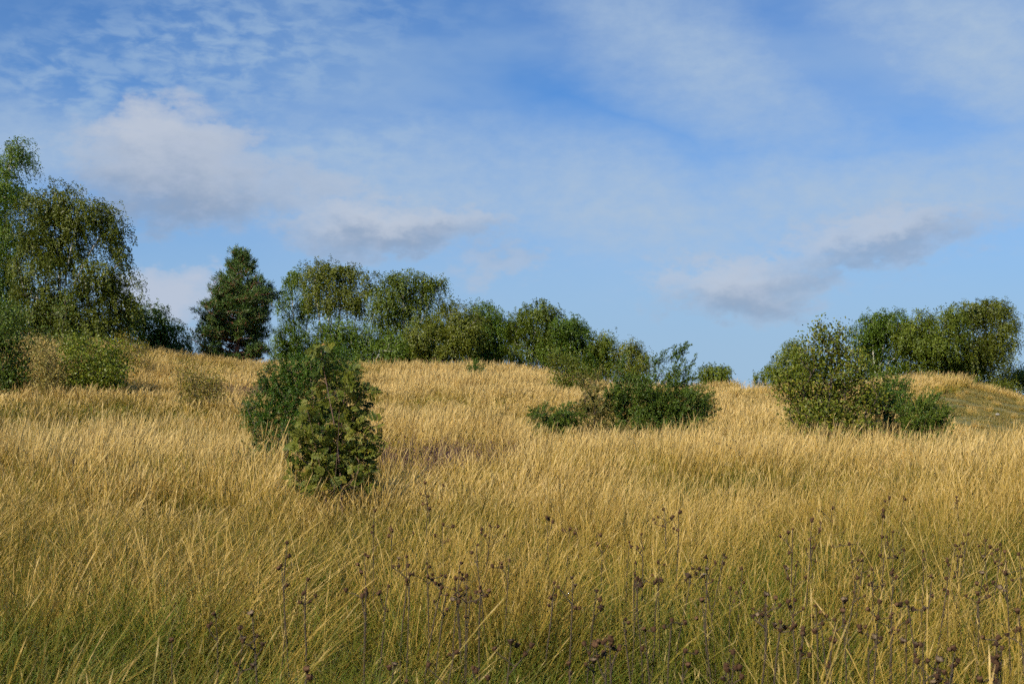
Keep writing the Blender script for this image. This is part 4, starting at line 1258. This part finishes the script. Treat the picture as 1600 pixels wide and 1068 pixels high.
_r = np.random.default_rng(77)
for _ in range(46):           # more of the same, thickest towards the bottom right
    _x = 560 + 1030 * _r.random() ** 0.75; _y = 815 + 235 * _r.random()
    WEEDS.append((int(_x), int(_y), int(_r.integers(2, 7)), 14, int(_r.integers(12, 44)), float(_r.choice([0, .1, .2, .4]))))


def knapweed(i, spec, label):
    px, py, n, sx, sy, pale = spec
    rng = np.random.default_rng(500 + i)
    top = find_ground(px, py, rng.uniform(0.76, 0.93))
    Y = top[1]
    bx = top[0] - rng.normal(0.02, 0.05)
    b = np.array([bx, Y + rng.normal(0, .03), float(ground(bx, Y)) - 0.02])
    root = thing('dried_knapweed', b, label, 'dried flower', 'dried knapweed in the meadow')
    k = Y / FPX
    tips = [top]
    for q in range(n - 1):
        t_ = top + np.array([rng.normal(0, 0.8) * sx * k, rng.normal(0, 0.6) * sx * k, -rng.random() * sy * k])
        tips.append(t_)
    tips = np.array(tips)
    fork = b + (top - b) * 0.45
    tr = stems_to(rng, b, [top], 0.04, 9, 0.0)
    A, par, R, tp = skeleton(rng, tr, tips[1:] if n > 1 else tips, 0.0013, seglen=0.06, pathw=0.2)
    w = max(1.0, Y / 10)
    obj('stem', wood_mesh('knapweed_stem', A - b, par, np.minimum(R, 0.0030) * 1.6 * w, 0, 4, 0.007), M['weed_stem'], root)
    for q, t_ in enumerate(tips):
        r_ = rng.random()
        me = HEADS[0] if r_ > pale else (HEADS[2] if pale >= 1 else HEADS[1])
        
        o = bpy.data.objects.new('seed_head', me); C.objects.link(o); o.parent = root
        o.location = t_ - b
        s = rng.uniform(0.50, 0.80) * (1.0 if Y < 9 else 1.3)
        o.scale = (s, s, s)
        o.rotation_euler = (rng.normal(0, .4), rng.normal(.15, .4), rng.random() * 6.28)
    return root


def zone(px, py):
    if py < 730 and px < 330: return 'in the golden grass below the left mound'
    if py < 745 and px > 1050: return 'in the golden grass below the sallow'
    if py < 745: return 'in front of the large dark juniper'
    v = 'far' if py < 850 else ('middle' if py < 930 else 'near')
    h = 'left of the rowan' if px < 430 else 'below the rowan' if px < 620 else 'right of the rowan' if px < 780 else 'below the low spreading juniper' if px < 960 else 'below the big green juniper' if px < 1130 else 'below the sallow' if px < 1400 else 'at the right edge'
    return '%s row %s' % (v, h)


ORD = ['first', 'second', 'third', 'fourth', 'fifth', 'sixth', 'seventh', 'eighth', 'ninth', 'tenth', 'eleventh', 'twelfth', 'thirteenth', 'fourteenth', 'fifteenth', 'sixteenth', 'seventeenth', 'eighteenth', 'nineteenth', 'twentieth']
zones = {}
for i, s_ in enumerate(WEEDS): zones.setdefault(zone(s_[0], s_[1]), []).append(i)
for z_, ids in zones.items():
    ids.sort(key=lambda i: WEEDS[i][0])
    for r_, i in enumerate(ids):
        heads = WEEDS[i][2]; tone = 'white tufted' if WEEDS[i][5] >= 1 else 'pale rimmed' if WEEDS[i][5] >= .4 else 'dark brown'
        num = 'one' if heads == 1 else 'few' if heads < 4 else 'many'
        place_ = z_ if len(ids) == 1 else '%s, %s from left' % (z_, ORD[r_])
        knapweed(i, WEEDS[i], 'knapweed, %s %s head%s, %s' % (num, tone, '' if heads == 1 else 's', place_))
